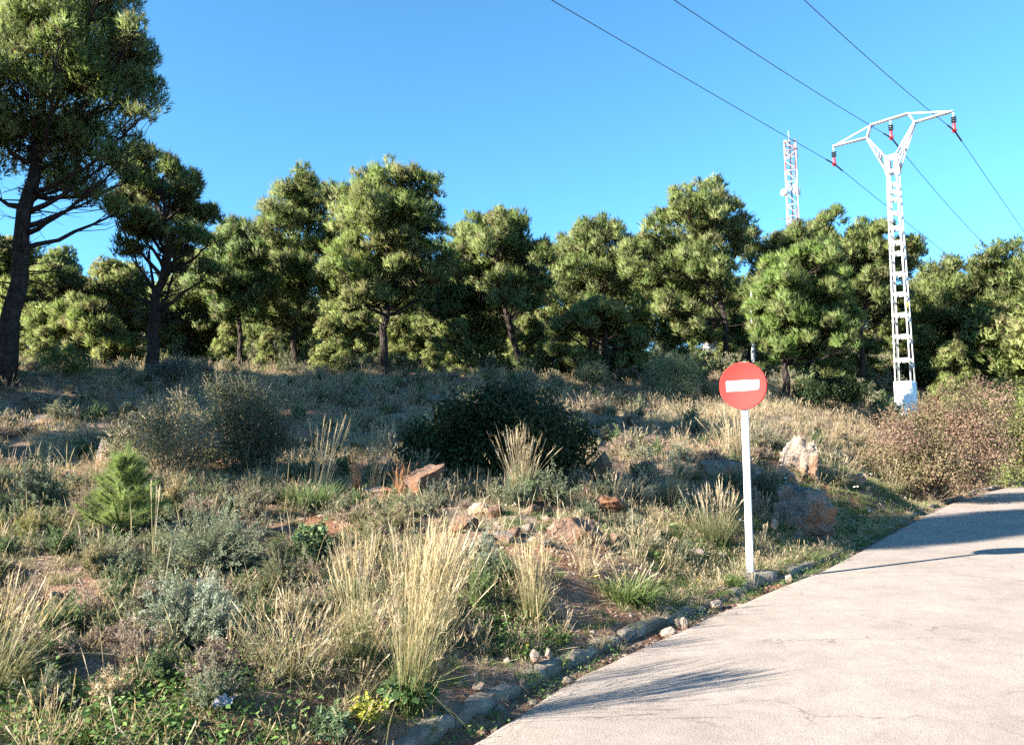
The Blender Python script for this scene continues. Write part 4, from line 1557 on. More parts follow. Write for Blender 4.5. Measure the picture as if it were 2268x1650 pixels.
def lobed_shrub(name, label, px, py, w, h, seed, cols, n_leaves, leaf=(0.03, 0.015), lobes=14, cat='shrub', group=None, stems=10, open_=0.0, trans='leaves',
                up=0.3, foot=0.12, sprigs=0, wood=(0.16, 0.12, 0.09), back=0.35, lump=0.45, depth=0.8, w_=None, lobepx=None):
    """rounded bush of small leaves carried on stems"""
    r_ = rng_for(seed)
    b_, s = stand(px, py, w, back)
    W, Hh = w * s, h * s
    t = thing(name, label, cat, b_, group)
    if lobepx:
        C = np.array([P(a, c, b_[1] + r_.uniform(-0.25, 0.25) * W * depth) - b_ for a, c, q in lobepx])
        rr = np.array([q * s * 1.15 for a, c, q in lobepx])
        C2 = C * (0.8, 0, 0.9) + np.stack([0 * rr, r_.uniform(-0.4, 0.4, len(rr)) * W * depth, 0 * rr], 1)
        C, rr = np.r_[C, C2], np.r_[rr, rr * 0.9]
    else:
        d = rand_dirs(r_, lobes, -0.2)
        rad = r_.uniform(0.35, 0.80, lobes)
        rr = r_.uniform(0.6, 1.15, lobes) * lump * min(W / 2, Hh) * 0.85
        C = d * rad[:, None] * (W / 2, W / 2 * depth, Hh * 0.55) + (0, 0, Hh * (0.46 + foot / 2))
        C[:, 2] = np.minimum(C[:, 2], Hh - rr * 0.75)
        C[:, :2] *= np.clip(1.12 - rr / W, 0.6, 1)[:, None]
    wd = MB()
    for k in range(stems):
        c = C[k % len(C)]
        q0 = r_.normal(0, 0.04 * W, 3) * (1, 1, 0) - (0, 0, 0.05)
        m_ = (q0 + c) / 2 + r_.normal(0, 0.06 * W, 3)
        wd.tube([q0, m_, c, c + unit(r_.normal(0, 1, 3)) * 0.5 * rr[k % len(C)]], np.array((0.02, 0.013, 0.007, 0.002)) * min(1.3, W) * 0.7, 4, cap=False, col=wood)
    wgt = rr ** 2
    cnt = np.maximum(4, (n_leaves * wgt / wgt.sum()).astype(int))
    idx = np.repeat(np.arange(len(C)), cnt)
    n = len(idx)
    d = rand_dirs(r_, n, -0.8)
    q_ = r_.random(n) ** (1 / (2.8 - open_ * 1.5))
    q_ = q_ * (1 + 0.22 * np.sin(d[:, 0] * 7 + idx) * np.cos(d[:, 1] * 6 + idx * 2))
    Pp = C[idx] + d * (rr[idx] * q_)[:, None]
    Pp[:, 2] = np.maximum(Pp[:, 2], 0.02)
    N = unit(d * 0.8 + np.array((0, 0, up)) + r_.normal(0, 0.55, (n, 3)))
    lc = pick(r_, len(C), cols, w_, 0.10)
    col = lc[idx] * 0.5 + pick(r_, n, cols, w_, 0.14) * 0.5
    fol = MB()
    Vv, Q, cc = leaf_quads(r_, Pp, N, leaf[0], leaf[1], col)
    fol.add(Vv, [Q], cc)
    # sprigs that stick out of the outline
    if sprigs:
        k = r_.integers(0, len(C), sprigs)
        d = rand_dirs(r_, sprigs, -0.1)
        S0 = C[k] + d * rr[k][:, None] * 0.75
        Ls = r_.uniform(0.25, 0.6, sprigs) * rr[k] + 0.05
        D = unit(d + r_.normal(0, 0.3, (sprigs, 3)) + (0, 0, 0.35))
        for a in range(sprigs):
            wd.tube([S0[a], S0[a] + D[a] * Ls[a]], (0.004, 0.0015), 3, cap=False, col=np.asarray(wood) * 1.6)
        m_ = 14
        tt = r_.uniform(0.1, 1, (sprigs, m_, 1))
        Pp = (S0[:, None] + D[:, None] * Ls[:, None, None] * tt).reshape(-1, 3)
        N = unit(r_.normal(0, 1, (len(Pp), 3)) + (0, 0, .4))
        Vv, Q, cc = leaf_quads(r_, Pp, N, leaf[0] * 0.9, leaf[1] * 0.9, pick(r_, len(Pp), cols, w_, 0.14))
        fol.add(Vv, [Q], cc)
    if not wd.empty():
        wd.build('stems', MAT['twig'], t)
    fol.build('foliage', MAT[trans], t)
    return t


def twig_shrub(name, label, px, py, w, h, seed, cols, n_stems=160, leaves=26, leaf=(0.022, 0.004), cat='shrub', group=None, droop=0.25, wood=(0.2, 0.16, 0.12),
               upright=0.55, bare=0.25, stem_r=0.0022, back=0.3, build=True, nb=1):
    """heath-like plant: many thin stems from one foot, set with narrow leaves"""
    r_ = rng_for(seed)
    if build:
        b_, s = stand(px, py, w, back)
        W, Hh = w * s, h * s
        t = thing(name, label, cat, b_, group)
    else:
        W, Hh = w, h
    d = rand_dirs(r_, n_stems, 0.05)
    d[:, 2] += upright * r_.random(n_stems)
    d = unit(d)
    end = d * (W / 2 * 1.05, W / 2 * 1.05, Hh) * (r_.uniform(0.45, 1.12, (n_stems, 1)) * (0.85 + 0.25 * np.sin(3 * np.arctan2(d[:, 1:2], d[:, 0:1]) + seed)))
    B = r_.normal(0, 0.06, (n_stems, 3)) * (W, W, 0)
    mid = B * 0.5 + end * 0.45 + r_.normal(0, 0.04, (n_stems, 3)) * W + (0, 0, 0.10 * Hh)
    wd, fol = MB(), MB()
    for a in range(n_stems):
        wd.tube([B[a] - (0, 0, 0.02), mid[a], end[a]], (stem_r * 1.8, stem_r * 1.2, stem_r * 0.5), 3, cap=False, col=np.asarray(wood) * r_.uniform(0.7, 1.3))
    tt = 1 - (1 - bare) * r_.random((n_stems, leaves, 1)) ** 1.25
    Pp = ((1 - tt) ** 2 * B[:, None] + 2 * tt * (1 - tt) * mid[:, None] + tt ** 2 * end[:, None]).reshape(-1, 3)
    ax = unit(end - mid)
    A = unit(np.repeat(ax, leaves, axis=0) * 0.8 + r_.normal(0, 0.6, (len(Pp), 3)) + (0, 0, 0.25))
    sc_ = pick(r_, n_stems, cols, None, 0.10)
    col = np.repeat(sc_, leaves, axis=0)
    Pp = Pp + r_.normal(0, 0.012, Pp.shape) * W
    Pp[:, 2] = np.maximum(Pp[:, 2], 0.0)
    Vv, T, cc = blades(r_, Pp, A, leaf[0], leaf[1], 2, 0.8, col, 0.15)
    fol.add(Vv, [T], cc)
    if not build:
        return wd, fol
    wd.build('stems', MAT['twig'], t)
    fol.build('foliage', MAT['leaves'], t)
    return t


GOLD = [(0.44, 0.345, 0.20), (0.50, 0.41, 0.265), (0.36, 0.265, 0.145), (0.46, 0.37, 0.245)]
STRAW = [(0.46, 0.38, 0.25), (0.40, 0.31, 0.19), (0.52, 0.44, 0.31), (0.34, 0.25, 0.15)]
GRN = [(0.07, 0.115, 0.030), (0.095, 0.14, 0.040), (0.055, 0.095, 0.028), (0.12, 0.15, 0.05)]
GREYG = [(0.15, 0.175, 0.12), (0.19, 0.21, 0.15), (0.115, 0.14, 0.09), (0.165, 0.18, 0.10)]
PINKD = [(0.27, 0.205, 0.165), (0.31, 0.245, 0.20), (0.22, 0.165, 0.13)]
REDS = [(0.34, 0.17, 0.08), (0.40, 0.22, 0.11), (0.28, 0.13, 0.07)]


def tussock(name, label, px, py, w, h, seed, n=500, base_w=0.25, c0=GRN, c1=GOLD, wid=0.005, stems=60, stem_c=GOLD, head=2.6, tilt=0.28, droop=0.20, cat='grass',
            group='grass tussocks', lean=(0, 0), low=0.55, stem_h=1.05, back=0.12, cpow=1.7, build=True, stilt=None):
    """grass tuft: arching leaves from a tight foot and taller seed stems"""
    r_ = rng_for(seed)
    if build:
        b_, s = stand(px, py, w * base_w, back)
        W, Hh = w * s, h * s
        t = thing(name, label, cat, b_, group)
    else:
        W, Hh = w, h
    bl = MB()
    rb = W * base_w / 2

    def foot(n):
        a = r_.uniform(0, 6.283, n)
        q_ = np.sqrt(r_.random(n)) * rb
        return np.stack([q_ * np.cos(a), q_ * np.sin(a), np.full(n, -0.02)], -1)
    B = foot(n)
    out = B * (1, 1, 0) / max(rb, 1e-4)
    spread = (W / 2) / max(Hh, 1e-3)
    sp_ = np.abs(r_.standard_t(4, (n, 1)))
    D = unit(out * tilt * spread * 1.1 + unit(r_.normal(0, 1, (n, 3)) * (1, 1, 0)) * sp_ * tilt * 0.62 * max(spread, .35) + (lean[0], lean[1], 1.0))
    L = Hh * r_.uniform(0.25, 0.82, n) * (low + (1 - low) * r_.random(n))
    dr = droop * r_.gamma(1.6, 0.75, n)
    Vv, q, tr, cc = strips(r_, B, D, L * (1 + dr * 0.5), wid * r_.uniform(0.6, 1.2, n), dr, pick(r_, n, c0), pick(r_, n, c1), cpow=cpow)
    bl.add(Vv, [q, tr], cc)
    if build:
        bl.build('leaves', MAT['grass'], t)
    st_ = MB() if build else bl
    if stems:
        B = foot(stems) * 0.8
        out = B * (1, 1, 0) / max(rb, 1e-4)
        stl = tilt if stilt is None else stilt
        D = unit(out * stl * spread * 1.1 + r_.normal(0, stl * 0.4 * max(spread, .3), (stems, 3)) * (1, 1, 0) + (lean[0], lean[1], 1.0))
        D = unit(D + r_.standard_t(4, (stems, 3)) * (1, 1, 0) * stl * 0.30)
        L = Hh * stem_h * (0.55 + 0.5 * r_.beta(2.2, 1.6, stems))
        dst = droop * 0.5 * r_.gamma(1.2, 0.9, stems)
        m_ = 7                                         # spikelets along the top of each stem
        tt = r_.uniform(0.74, 1.0, (stems, m_))
        hor = unit(D * (1, 1, 0) + 1e-6)
        Ps = (B[:, None] + (L * 1.03)[:, None, None] * (D[:, None] * tt[..., None] + (hor * 0.55 - (0, 0, 1))[:, None] * (dst[:, None] * tt ** 2)[..., None])).reshape(-1, 3)
        Vs, Ts, cs = blades(r_, Ps, unit(np.repeat(D, m_, axis=0) + r_.normal(0, 0.35, (stems * m_, 3))), 0.05 * min(1.6, Hh / 0.8), wid * 0.8, 1, 0.3, pick(r_, stems * m_, stem_c))
        st_.add(Vs, [Ts], cs)
        Vv, q, tr, cc = strips(r_, B, D, L * 1.03, wid * 0.6, dst, pick(r_, stems, c0 if cpow > 1 else stem_c), pick(r_, stems, stem_c),
                               prof=(1, 0.9, 0.8, 0.8, head, head * 0.8, 0), ts=(0, 0.3, 0.55, 0.78, 0.86, 0.94, 1.0), cpow=0.6)
        st_.add(Vv, [q, tr], cc)
        if build:
            st_.build('stems', MAT['grass'], t)
    return t if build else bl


# --- large shrubs
DKG = [(0.020, 0.036, 0.013), (0.028, 0.046, 0.017), (0.038, 0.058, 0.021), (0.024, 0.040, 0.019)]
lobed_shrub('mastic_bush', 'large dark green rounded bush in the middle of the slope', 1120, 1085, 430, 245, 101, DKG, 36000, (0.066, 0.034), lobes=26, sprigs=160, up=0.5, lump=0.42,
            group=None, stems=20, back=0.3, depth=0.7,
            lobepx=[(1000, 960, 60), (940, 1010, 50), (1060, 930, 65), (1120, 900, 58), (1180, 920, 60), (1230, 960, 60), (1270, 1000, 50), (1100, 1000, 75), (1180, 1010, 70),
                    (1030, 1040, 55), (1240, 1040, 45), (960, 1060, 35), (1090, 888, 34), (1000, 910, 38), (1290, 970, 30), (912, 1005, 34), (925, 965, 36), (1150, 1060, 45)])
lobed_shrub('mastic_bush', 'dark green flat bush left of the white pylon', 1850, 930, 210, 78, 102, DKG, 12000, (0.085, 0.045), lobes=18, sprigs=60, up=0.6, group=None, depth=0.6)
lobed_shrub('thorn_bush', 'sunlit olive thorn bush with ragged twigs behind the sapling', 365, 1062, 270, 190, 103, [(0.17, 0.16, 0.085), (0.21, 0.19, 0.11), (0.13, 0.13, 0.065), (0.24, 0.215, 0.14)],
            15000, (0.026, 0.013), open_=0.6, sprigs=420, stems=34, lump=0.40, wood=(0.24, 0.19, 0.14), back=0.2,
            lobepx=[(300, 980, 42), (260, 975, 26), (345, 940, 45), (400, 930, 48), (420, 975, 50), (370, 990, 50), (320, 1010, 38), (445, 1010, 36), (400, 890, 26), (470, 940, 24), (395, 1040, 32), (245, 1000, 18)])
lobed_shrub('thorn_bush', 'shaded grey-green thorn bush adjoining the sunlit one on its right', 560, 1065, 210, 215, 104, [(0.075, 0.085, 0.05), (0.10, 0.105, 0.065), (0.06, 0.07, 0.04)],  # leaf and wood colours darkened to carry the shade on this bush
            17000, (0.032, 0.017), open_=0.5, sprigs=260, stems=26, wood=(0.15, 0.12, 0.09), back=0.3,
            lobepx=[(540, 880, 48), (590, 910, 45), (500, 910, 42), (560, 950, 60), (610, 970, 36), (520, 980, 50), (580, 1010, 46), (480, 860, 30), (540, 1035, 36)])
lobed_shrub('grey_bush', 'blue-grey bush on the crest at the left', 400, 868, 180, 64, 105, [(0.09, 0.11, 0.095), (0.12, 0.135, 0.12), (0.07, 0.09, 0.07)], 8000, (0.035, 0.012), lobes=12, sprigs=90, up=0.5)
lobed_shrub('green_bush', 'mid green rounded bush below the young pale pine', 140, 872, 150, 92, 106, [(0.06, 0.10, 0.03), (0.08, 0.125, 0.04), (0.10, 0.14, 0.045)], 9000, (0.035, 0.016), lobes=12, sprigs=60)
lobed_shrub('juniper_tree', 'pale round juniper on a short bent trunk left of the sign', 1485, 893, 132, 118, 107, [(0.16, 0.20, 0.11), (0.20, 0.235, 0.14), (0.13, 0.165, 0.085)], 14000, (0.045, 0.022),
            lobes=16, cat='tree', stems=16, sprigs=80, foot=0.3, wood=(0.12, 0.095, 0.08), back=0.1,
            lobepx=[(1460, 810, 26), (1490, 798, 26), (1520, 812, 26), (1445, 835, 22), (1480, 838, 34), (1525, 842, 26), (1540, 828, 18), (1455, 862, 20), (1500, 865, 22), (1435, 815, 14), (1530, 866, 14)])
lobed_shrub('juniper_bush', 'soft grey-green juniper bush beside the white marker post', 1308, 888, 105, 80, 108, [(0.14, 0.17, 0.09), (0.18, 0.205, 0.12), (0.11, 0.14, 0.07)], 8000, (0.045, 0.018), lobes=12, sprigs=120, up=0.7)
lobed_shrub('scrub_bush', 'yellow-green bush touching the pylon on the left', 1912, 858, 62, 42, 109, [(0.14, 0.16, 0.06), (0.17, 0.19, 0.08)], 3500, (0.05, 0.022), lobes=9)
lobed_shrub('scrub_bush', 'pale bush between the juniper and the sign', 1575, 890, 60, 36, 110, [(0.14, 0.15, 0.08), (0.18, 0.18, 0.10)], 3000, (0.04, 0.018), lobes=9, sprigs=50)
RUST = [(0.195, 0.115, 0.092), (0.23, 0.145, 0.115), (0.165, 0.100, 0.078), (0.20, 0.160, 0.092), (0.145, 0.150, 0.062)]
lobed_shrub('pomegranate_bush', 'big rust-brown leafy bush by the road at the right', 2060, 1112, 290, 270, 111, RUST, 38000, (0.056, 0.032), lobes=24, sprigs=420, stems=60, up=0.4, back=0.28, depth=0.8,
            w_=[.24, .20, .14, .2, .22],
            lobepx=[(1965, 960, 42), (1950, 1010, 32), (2010, 990, 50), (2060, 960, 52), (2090, 910, 44), (2120, 880, 34), (2040, 930, 34), (2110, 960, 55), (2060, 1020, 58), (2000, 1040, 40),
                    (2120, 1020, 58), (2080, 1070, 40), (2140, 1070, 34), (1985, 925, 22), (2150, 920, 40), (2170, 868, 30), (2190, 930, 42), (2180, 990, 45), (2170, 1045, 36)])
YG = [(0.15, 0.175, 0.055), (0.19, 0.195, 0.075), (0.11, 0.145, 0.045), (0.22, 0.165, 0.085)]
lobed_shrub('leafy_bush', 'green leafy bush behind the rust-brown one at the right edge', 2225, 1085, 190, 250, 112, YG, 17000, (0.075, 0.04), lobes=20, sprigs=160, stems=20, up=0.4, back=0.3,
            lobepx=[(2190, 890, 36), (2220, 860, 30), (2250, 880, 40), (2180, 940, 45), (2230, 940, 50), (2280, 930, 45), (2190, 1000, 48), (2250, 1000, 50), (2200, 1050, 40), (2260, 1050, 36), (2300, 990, 40), (2160, 1030, 34)])
lobed_shrub('green_bush', 'dark green thicket at the edge of the wood above the rust bush', 2140, 868, 210, 70, 113, [(0.07, 0.10, 0.035), (0.09, 0.12, 0.045), (0.11, 0.13, 0.05)], 11000, (0.07, 0.03), lobes=16, sprigs=60)
# dwarf palm
pp = at(1795, 872)
palm = thing('dwarf_palm', 'small fan palm behind the dark flat bush', 'palm', pp)
r_ = rng_for(114)
for k in range(9):
    mb = MB()
    a = r_.uniform(0, 6.28); el = r_.uniform(0.4, 1.2)
    d = np.array((math.cos(a) * math.cos(el), math.sin(a) * math.cos(el), math.sin(el)))
    e = d * r_.uniform(0.35, 0.6)
    mb.tube([(0, 0, 0), e], 0.008, 4, col=(0.12, 0.15, 0.06))
    n = 14
    f = unit(np.cross(d, r_.normal(0, 1, 3)))
    D = unit(d[None] * np.cos(np.linspace(-1.3, 1.3, n))[:, None] + f[None] * np.sin(np.linspace(-1.3, 1.3, n))[:, None])
    Vv, q, tr, cc = strips(r_, np.tile(e, (n, 1)), D, 0.4, 0.03, 0.08, pick(r_, n, [(0.13, 0.17, 0.06)]), pick(r_, n, [(0.18, 0.22, 0.10)]))
    mb.add(Vv, [q, tr], cc)
    mb.build('frond', MAT['leaves'], palm)

# --- foreground: sapling
sb, s = stand(266, 1196, 60, 0.2)
sap = thing('pine_sapling', 'bright green pine sapling in the left foreground', 'sapling', sb)
r_ = rng_for(120)
Hs = 196 * s
wd, fol = MB(), MB()
wd.tube([(0, 0, -0.05), (0.01, 0, Hs * 0.4), (0.03, 0, Hs * 0.75), (0.03, 0.0, Hs * 0.97)], (0.016, 0.013, 0.009, 0.004), 6, col=(0.24, 0.20, 0.10))
axes = [np.array([(0.03, 0, Hs * 0.35), (0.03, 0, Hs)])]
for k in range(76):
    h = 0.015 + 0.80 * r_.random() ** 1.25
    a = k * 2.4 + r_.normal(0, 0.3)
    ln = Hs * (0.60 * (1 - h) ** 1.15 + 0.05) * r_.uniform(0.7, 1.1)
    q0 = np.array((0.03 * h, 0, Hs * h))
    q1 = q0 + np.array((math.cos(a) * ln * 0.80, math.sin(a) * ln * 0.80, ln * r_.uniform(0.25, 0.55) * (1 + 1.2 * h)))
    wd.tube([q0, (q0 + q1) / 2 - (0, 0, 0.05 * ln), q1], (0.007, 0.005, 0.002), 4, cap=False, col=(0.2, 0.2, 0.09))
    axes.append(np.array([q0, q1]))
for ax in axes:
    L = np.linalg.norm(ax[1] - ax[0])
    n = int(12 + 190 * L)
    tt = r_.uniform(0.12, 1.0, (n, 1))
    Pp = ax[0] * (1 - tt) + ax[1] * tt
    A = np.tile(unit((ax[1] - ax[0])[None]), (n, 1))
    Vv, T, cc = blades(r_, Pp, A, 0.095, 0.0036, 6, 0.75, pick(r_, n, [(0.22, 0.28, 0.10), (0.27, 0.325, 0.14), (0.17, 0.23, 0.075)]))
    fol.add(Vv, [T], cc)
wd.build('trunk', MAT['twig'], sap)
fol.build('crown', MAT['needles'], sap)

# --- foreground shrubs
SILV = [(0.24, 0.27, 0.20), (0.29, 0.32, 0.25), (0.19, 0.22, 0.15)]
twig_shrub('heath_shrub', 'grey-green shrub with upright shoots at the left edge', 82, 1165, 140, 135, 121, [(0.17, 0.19, 0.125), (0.21, 0.23, 0.16), (0.13, 0.155, 0.09)], 240, 46, (0.034, 0.008))
twig_shrub('heath_shrub', 'large grey-green feathery shrub right of the sapling', 470, 1312, 270, 180, 122, [(0.19, 0.215, 0.14), (0.23, 0.25, 0.17), (0.15, 0.18, 0.105)], 420, 52, (0.026, 0.006))
twig_shrub('silver_shrub', 'dense silvery cushion shrub in the left foreground', 432, 1455, 240, 140, 123, SILV, 640, 44, (0.030, 0.0065), upright=0.8)
twig_shrub('silver_shrub', 'small silvery wormwood right of the golden grass', 1068, 1268, 105, 85, 124, SILV, 130, 46, (0.022, 0.005))
twig_shrub('yellow_shrub', 'yellow-green low plant at the left edge below the grey-green shrub', 75, 1222, 140, 75, 125, [(0.22, 0.20, 0.07), (0.18, 0.175, 0.07), (0.26, 0.22, 0.10)], 200, 36, (0.03, 0.006))
twig_shrub('dry_shrub', 'dry pinkish-brown shrub between the sapling and the left grey shrub', 185, 1182, 110, 105, 126, [(0.24, 0.18, 0.13), (0.28, 0.21, 0.16), (0.19, 0.14, 0.10)], 190, 26, (0.022, 0.005))
twig_shrub('dry_shrub', 'dry tan shrub just right of the sapling', 385, 1135, 70, 80, 127, [(0.34, 0.27, 0.13), (0.28, 0.23, 0.11), (0.38, 0.30, 0.17)], 150, 26, (0.03, 0.005))
twig_shrub('dry_shrub', 'mauve-brown dry shrub left of the green tussock', 560, 1165, 105, 90, 128, [(0.23, 0.19, 0.13), (0.27, 0.22, 0.16), (0.20, 0.19, 0.11)], 170, 30, (0.024, 0.005))
twig_shrub('dry_shrub', 'tan shrub with green tips in front of the rust-red boulder', 872, 1190, 140, 70, 129, [(0.24, 0.21, 0.12), (0.20, 0.20, 0.10), (0.28, 0.22, 0.14)], 230, 30, (0.026, 0.005))
twig_shrub('dry_shrub', 'brown and yellow shrub left of the golden grass tops', 800, 1255, 130, 90, 130, [(0.20, 0.19, 0.09), (0.17, 0.18, 0.085), (0.25, 0.20, 0.12)], 220, 32, (0.026, 0.005))
twig_shrub('dry_shrub', 'withered brown shrub on the gravel at the far left', 195, 1400, 120, 100, 131, [(0.26, 0.20, 0.15), (0.31, 0.25, 0.19), (0.20, 0.15, 0.11)], 190, 18, (0.02, 0.005))
twig_shrub('dry_shrub', 'yellowish dry shrub on the gravel above the withered brown one', 215, 1290, 95, 85, 132, [(0.24, 0.22, 0.11), (0.19, 0.19, 0.09), (0.28, 0.23, 0.13)], 170, 30, (0.024, 0.005))
twig_shrub('heath_shrub', 'olive heath shrub behind the silvery cushion', 620, 1330, 130, 110, 133, [(0.10, 0.12, 0.06), (0.13, 0.145, 0.075), (0.17, 0.155, 0.09)], 200, 36, (0.024, 0.005))
twig_shrub('heath_shrub', 'shaded grey shrub in front of the large dark bush', 960, 1120, 90, 60, 134, [(0.10, 0.115, 0.085), (0.13, 0.14, 0.11)], 150, 36, (0.03, 0.006))
twig_shrub('heath_shrub', 'blue-grey shrub below the dark red boulder', 1400, 1125, 120, 70, 135, [(0.12, 0.14, 0.11), (0.15, 0.17, 0.14)], 170, 36, (0.03, 0.006))
twig_shrub('dry_shrub', 'pale dry shrub on the grass beside the tall pitted rock', 1690, 1010, 120, 80, 136, [(0.26, 0.24, 0.16), (0.30, 0.27, 0.19), (0.20, 0.21, 0.13)], 190, 30, (0.04, 0.008))
twig_shrub('heath_shrub', 'dark heath shrub left of the grey outcrop', 1690, 1120, 110, 90, 137, [(0.09, 0.11, 0.07), (0.12, 0.135, 0.09)], 180, 34, (0.034, 0.007))
twig_shrub('fennel_plant', 'feathery green plant right of the silvery wormwood', 1062, 1370, 90, 110, 138, [(0.10, 0.15, 0.05), (0.13, 0.18, 0.065)], 110, 46, (0.028, 0.004), upright=1.0)
lobed_shrub('horehound_plant', 'pale green broad-leaved plant left of the golden grass', 690, 1275, 105, 85, 139, [(0.13, 0.185, 0.08), (0.17, 0.22, 0.11), (0.10, 0.155, 0.06)], 1500, (0.042, 0.036), lobes=16, up=1.0,
            cat='plant', stems=14, sprigs=22, wood=(0.12, 0.14, 0.07))
lobed_shrub('spurge_plant', 'yellow-green leafy plant at the bottom edge', 808, 1640, 78, 62, 140, [(0.24, 0.27, 0.035), (0.19, 0.24, 0.035), (0.30, 0.26, 0.05)], 900, (0.026, 0.018), lobes=14, up=1.0, cat='plant', sprigs=12)
lobed_shrub('spurge_plant', 'tiny yellow-green plant growing on the near kerb', 962, 1640, 30, 50, 141, [(0.20, 0.24, 0.04), (0.24, 0.25, 0.06)], 260, (0.022, 0.015), lobes=7, up=1.0, cat='plant')
twig_shrub('silver_shrub', 'blue-green leafy weed at the bottom edge', 735, 1660, 110, 65, 142, [(0.13, 0.19, 0.10), (0.17, 0.23, 0.13)], 90, 30, (0.036, 0.009), cat='plant')
lobed_shrub('poppy_leaf_plant', 'green broad-leaved plant at the foot of the golden grass', 905, 1600, 115, 70, 143, [(0.06, 0.115, 0.04), (0.08, 0.14, 0.05), (0.10, 0.16, 0.06)], 420, (0.06, 0.05), lobes=14, up=1.3, cat='plant')

for k, (px, py, w, h, lb) in enumerate([
        (55, 1375, 120, 80, 'brown twiggy bush on the gravel at the left edge'), (130, 1480, 120, 70, 'dry tangle behind the whitish stones'),
        (300, 1500, 130, 90, 'dry tangle left of the silvery cushion'), (250, 1585, 150, 75, 'matted dry bush above the green bottom edge'),
        (330, 1365, 90, 70, 'faded bush between the feathery shrub and the gravel'), (560, 1470, 120, 100, 'olive dry bush right of the silvery cushion'),
        (90, 1600, 130, 90, 'olive bush at the lower left corner'), (660, 1245, 90, 60, 'thin dry bush on the gravel behind the pale green plant'),
        (1030, 1440, 90, 60, 'dry bush at the right foot of the golden grass'), (470, 1600, 150, 80, 'faded bush behind the foil wrapper')]):
    twig_shrub('dry_shrub', lb, px, py, w, h, 160 + k, [PINKD, PINKD, PINKD, STRAW, PINKD, GREYG, GREYG, PINKD, PINKD, GREYG][k], 150, 22, (0.026, 0.005), bare=0.15)

# --- grass tussocks
tussock('grass_tussock', 'largest golden grass tussock in the foreground', 905, 1585, 280, 410, 201, n=330, base_w=0.2, wid=0.0044, stems=230, tilt=0.42, stilt=0.24, droop=0.30, lean=(0.09, 0.05), stem_h=1.02, low=0.35, c1=GOLD + [(0.15, 0.17, 0.07), (0.2, 0.2, 0.09)])
tussock('grass_tussock', 'golden tussock adjoining the largest one on its left', 790, 1475, 190, 290, 202, n=260, base_w=0.3, wid=0.0042, stems=80, stilt=0.26, tilt=0.40, droop=0.2, lean=(-0.02, 0))
tussock('grass_tussock', 'golden tussock behind the largest one', 950, 1420, 200, 270, 216, n=200, base_w=0.35, wid=0.0042, stems=80, stilt=0.26, tilt=0.40, droop=0.16, lean=(0.12, 0))
tussock('grass_tussock', 'upright green and gold tussock by the kerb right of the largest one', 1180, 1392, 130, 195, 203, n=420, base_w=0.3, wid=0.0044, stems=120, stilt=0.28, tilt=0.38, droop=0.22)
tussock('grass_tussock', 'tan tussock standing before the large dark bush', 1155, 1112, 120, 165, 204, n=420, base_w=0.3, wid=0.007, stems=70, tilt=0.34, droop=0.14, c0=[(0.16, 0.15, 0.08)], c1=STRAW, stem_c=STRAW)
tussock('grass_tussock', 'fresh green tussock with a few tall straw stems', 690, 1130, 165, 120, 205, n=1300, base_w=0.45, wid=0.0075, stems=0, tilt=0.55, droop=0.25, c0=[(0.08, 0.13, 0.04)], c1=[(0.17, 0.24, 0.09), (0.13, 0.20, 0.07), (0.22, 0.26, 0.12)])
tussock('grass_tussock', 'tall straw stems rising from the fresh green tussock', 705, 1105, 90, 185, 206, n=26, base_w=0.4, wid=0.007, stems=26, tilt=0.32, droop=0.1, c0=STRAW, c1=STRAW, stem_c=STRAW, lean=(0.14, 0))
tussock('grass_tussock', 'thin tuft of tall stems left of the rust-red boulder', 828, 1085, 75, 155, 207, n=50, base_w=0.3, wid=0.006, stems=34, tilt=0.25, droop=0.14, c0=STRAW, c1=STRAW, stem_c=STRAW, lean=(0.10, 0))
tussock('grass_tussock', 'short reddish tuft left of the thin tall stems', 788, 1095, 45, 95, 208, n=40, base_w=0.4, wid=0.006, stems=30, tilt=0.25, droop=0.1, c0=REDS, c1=REDS, stem_c=REDS)
tussock('grass_tussock', 'second reddish tuft beside the rust-red boulder', 885, 1100, 50, 80, 209, n=36, base_w=0.4, wid=0.006, stems=26, tilt=0.3, droop=0.1, c0=REDS, c1=REDS, stem_c=REDS)
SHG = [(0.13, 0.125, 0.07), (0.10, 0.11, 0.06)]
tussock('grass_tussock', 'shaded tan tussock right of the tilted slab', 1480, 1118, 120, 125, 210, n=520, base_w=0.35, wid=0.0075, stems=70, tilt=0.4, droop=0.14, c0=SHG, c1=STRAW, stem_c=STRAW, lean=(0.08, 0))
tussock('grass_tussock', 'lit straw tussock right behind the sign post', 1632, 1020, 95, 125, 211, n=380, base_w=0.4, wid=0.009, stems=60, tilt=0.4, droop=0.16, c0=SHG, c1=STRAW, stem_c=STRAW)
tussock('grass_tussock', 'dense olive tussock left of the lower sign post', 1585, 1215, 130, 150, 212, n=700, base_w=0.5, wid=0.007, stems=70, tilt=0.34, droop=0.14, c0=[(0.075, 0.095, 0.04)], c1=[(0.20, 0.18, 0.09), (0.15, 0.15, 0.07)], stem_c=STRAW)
tussock('grass_tussock', 'green leafy tussock below the tilted slab', 1385, 1330, 190, 110, 213, n=900, base_w=0.6, wid=0.0085, stems=40, tilt=0.6, droop=0.32, c0=GRN, c1=[(0.14, 0.20, 0.06), (0.19, 0.23, 0.09)], stem_c=STRAW)
tussock('grass_tussock', 'golden grass leaning in from the left edge', -30, 1540, 190, 260, 214, n=240, base_w=0.6, wid=0.0042, stems=60, tilt=0.5, droop=0.25, lean=(0.2, 0))
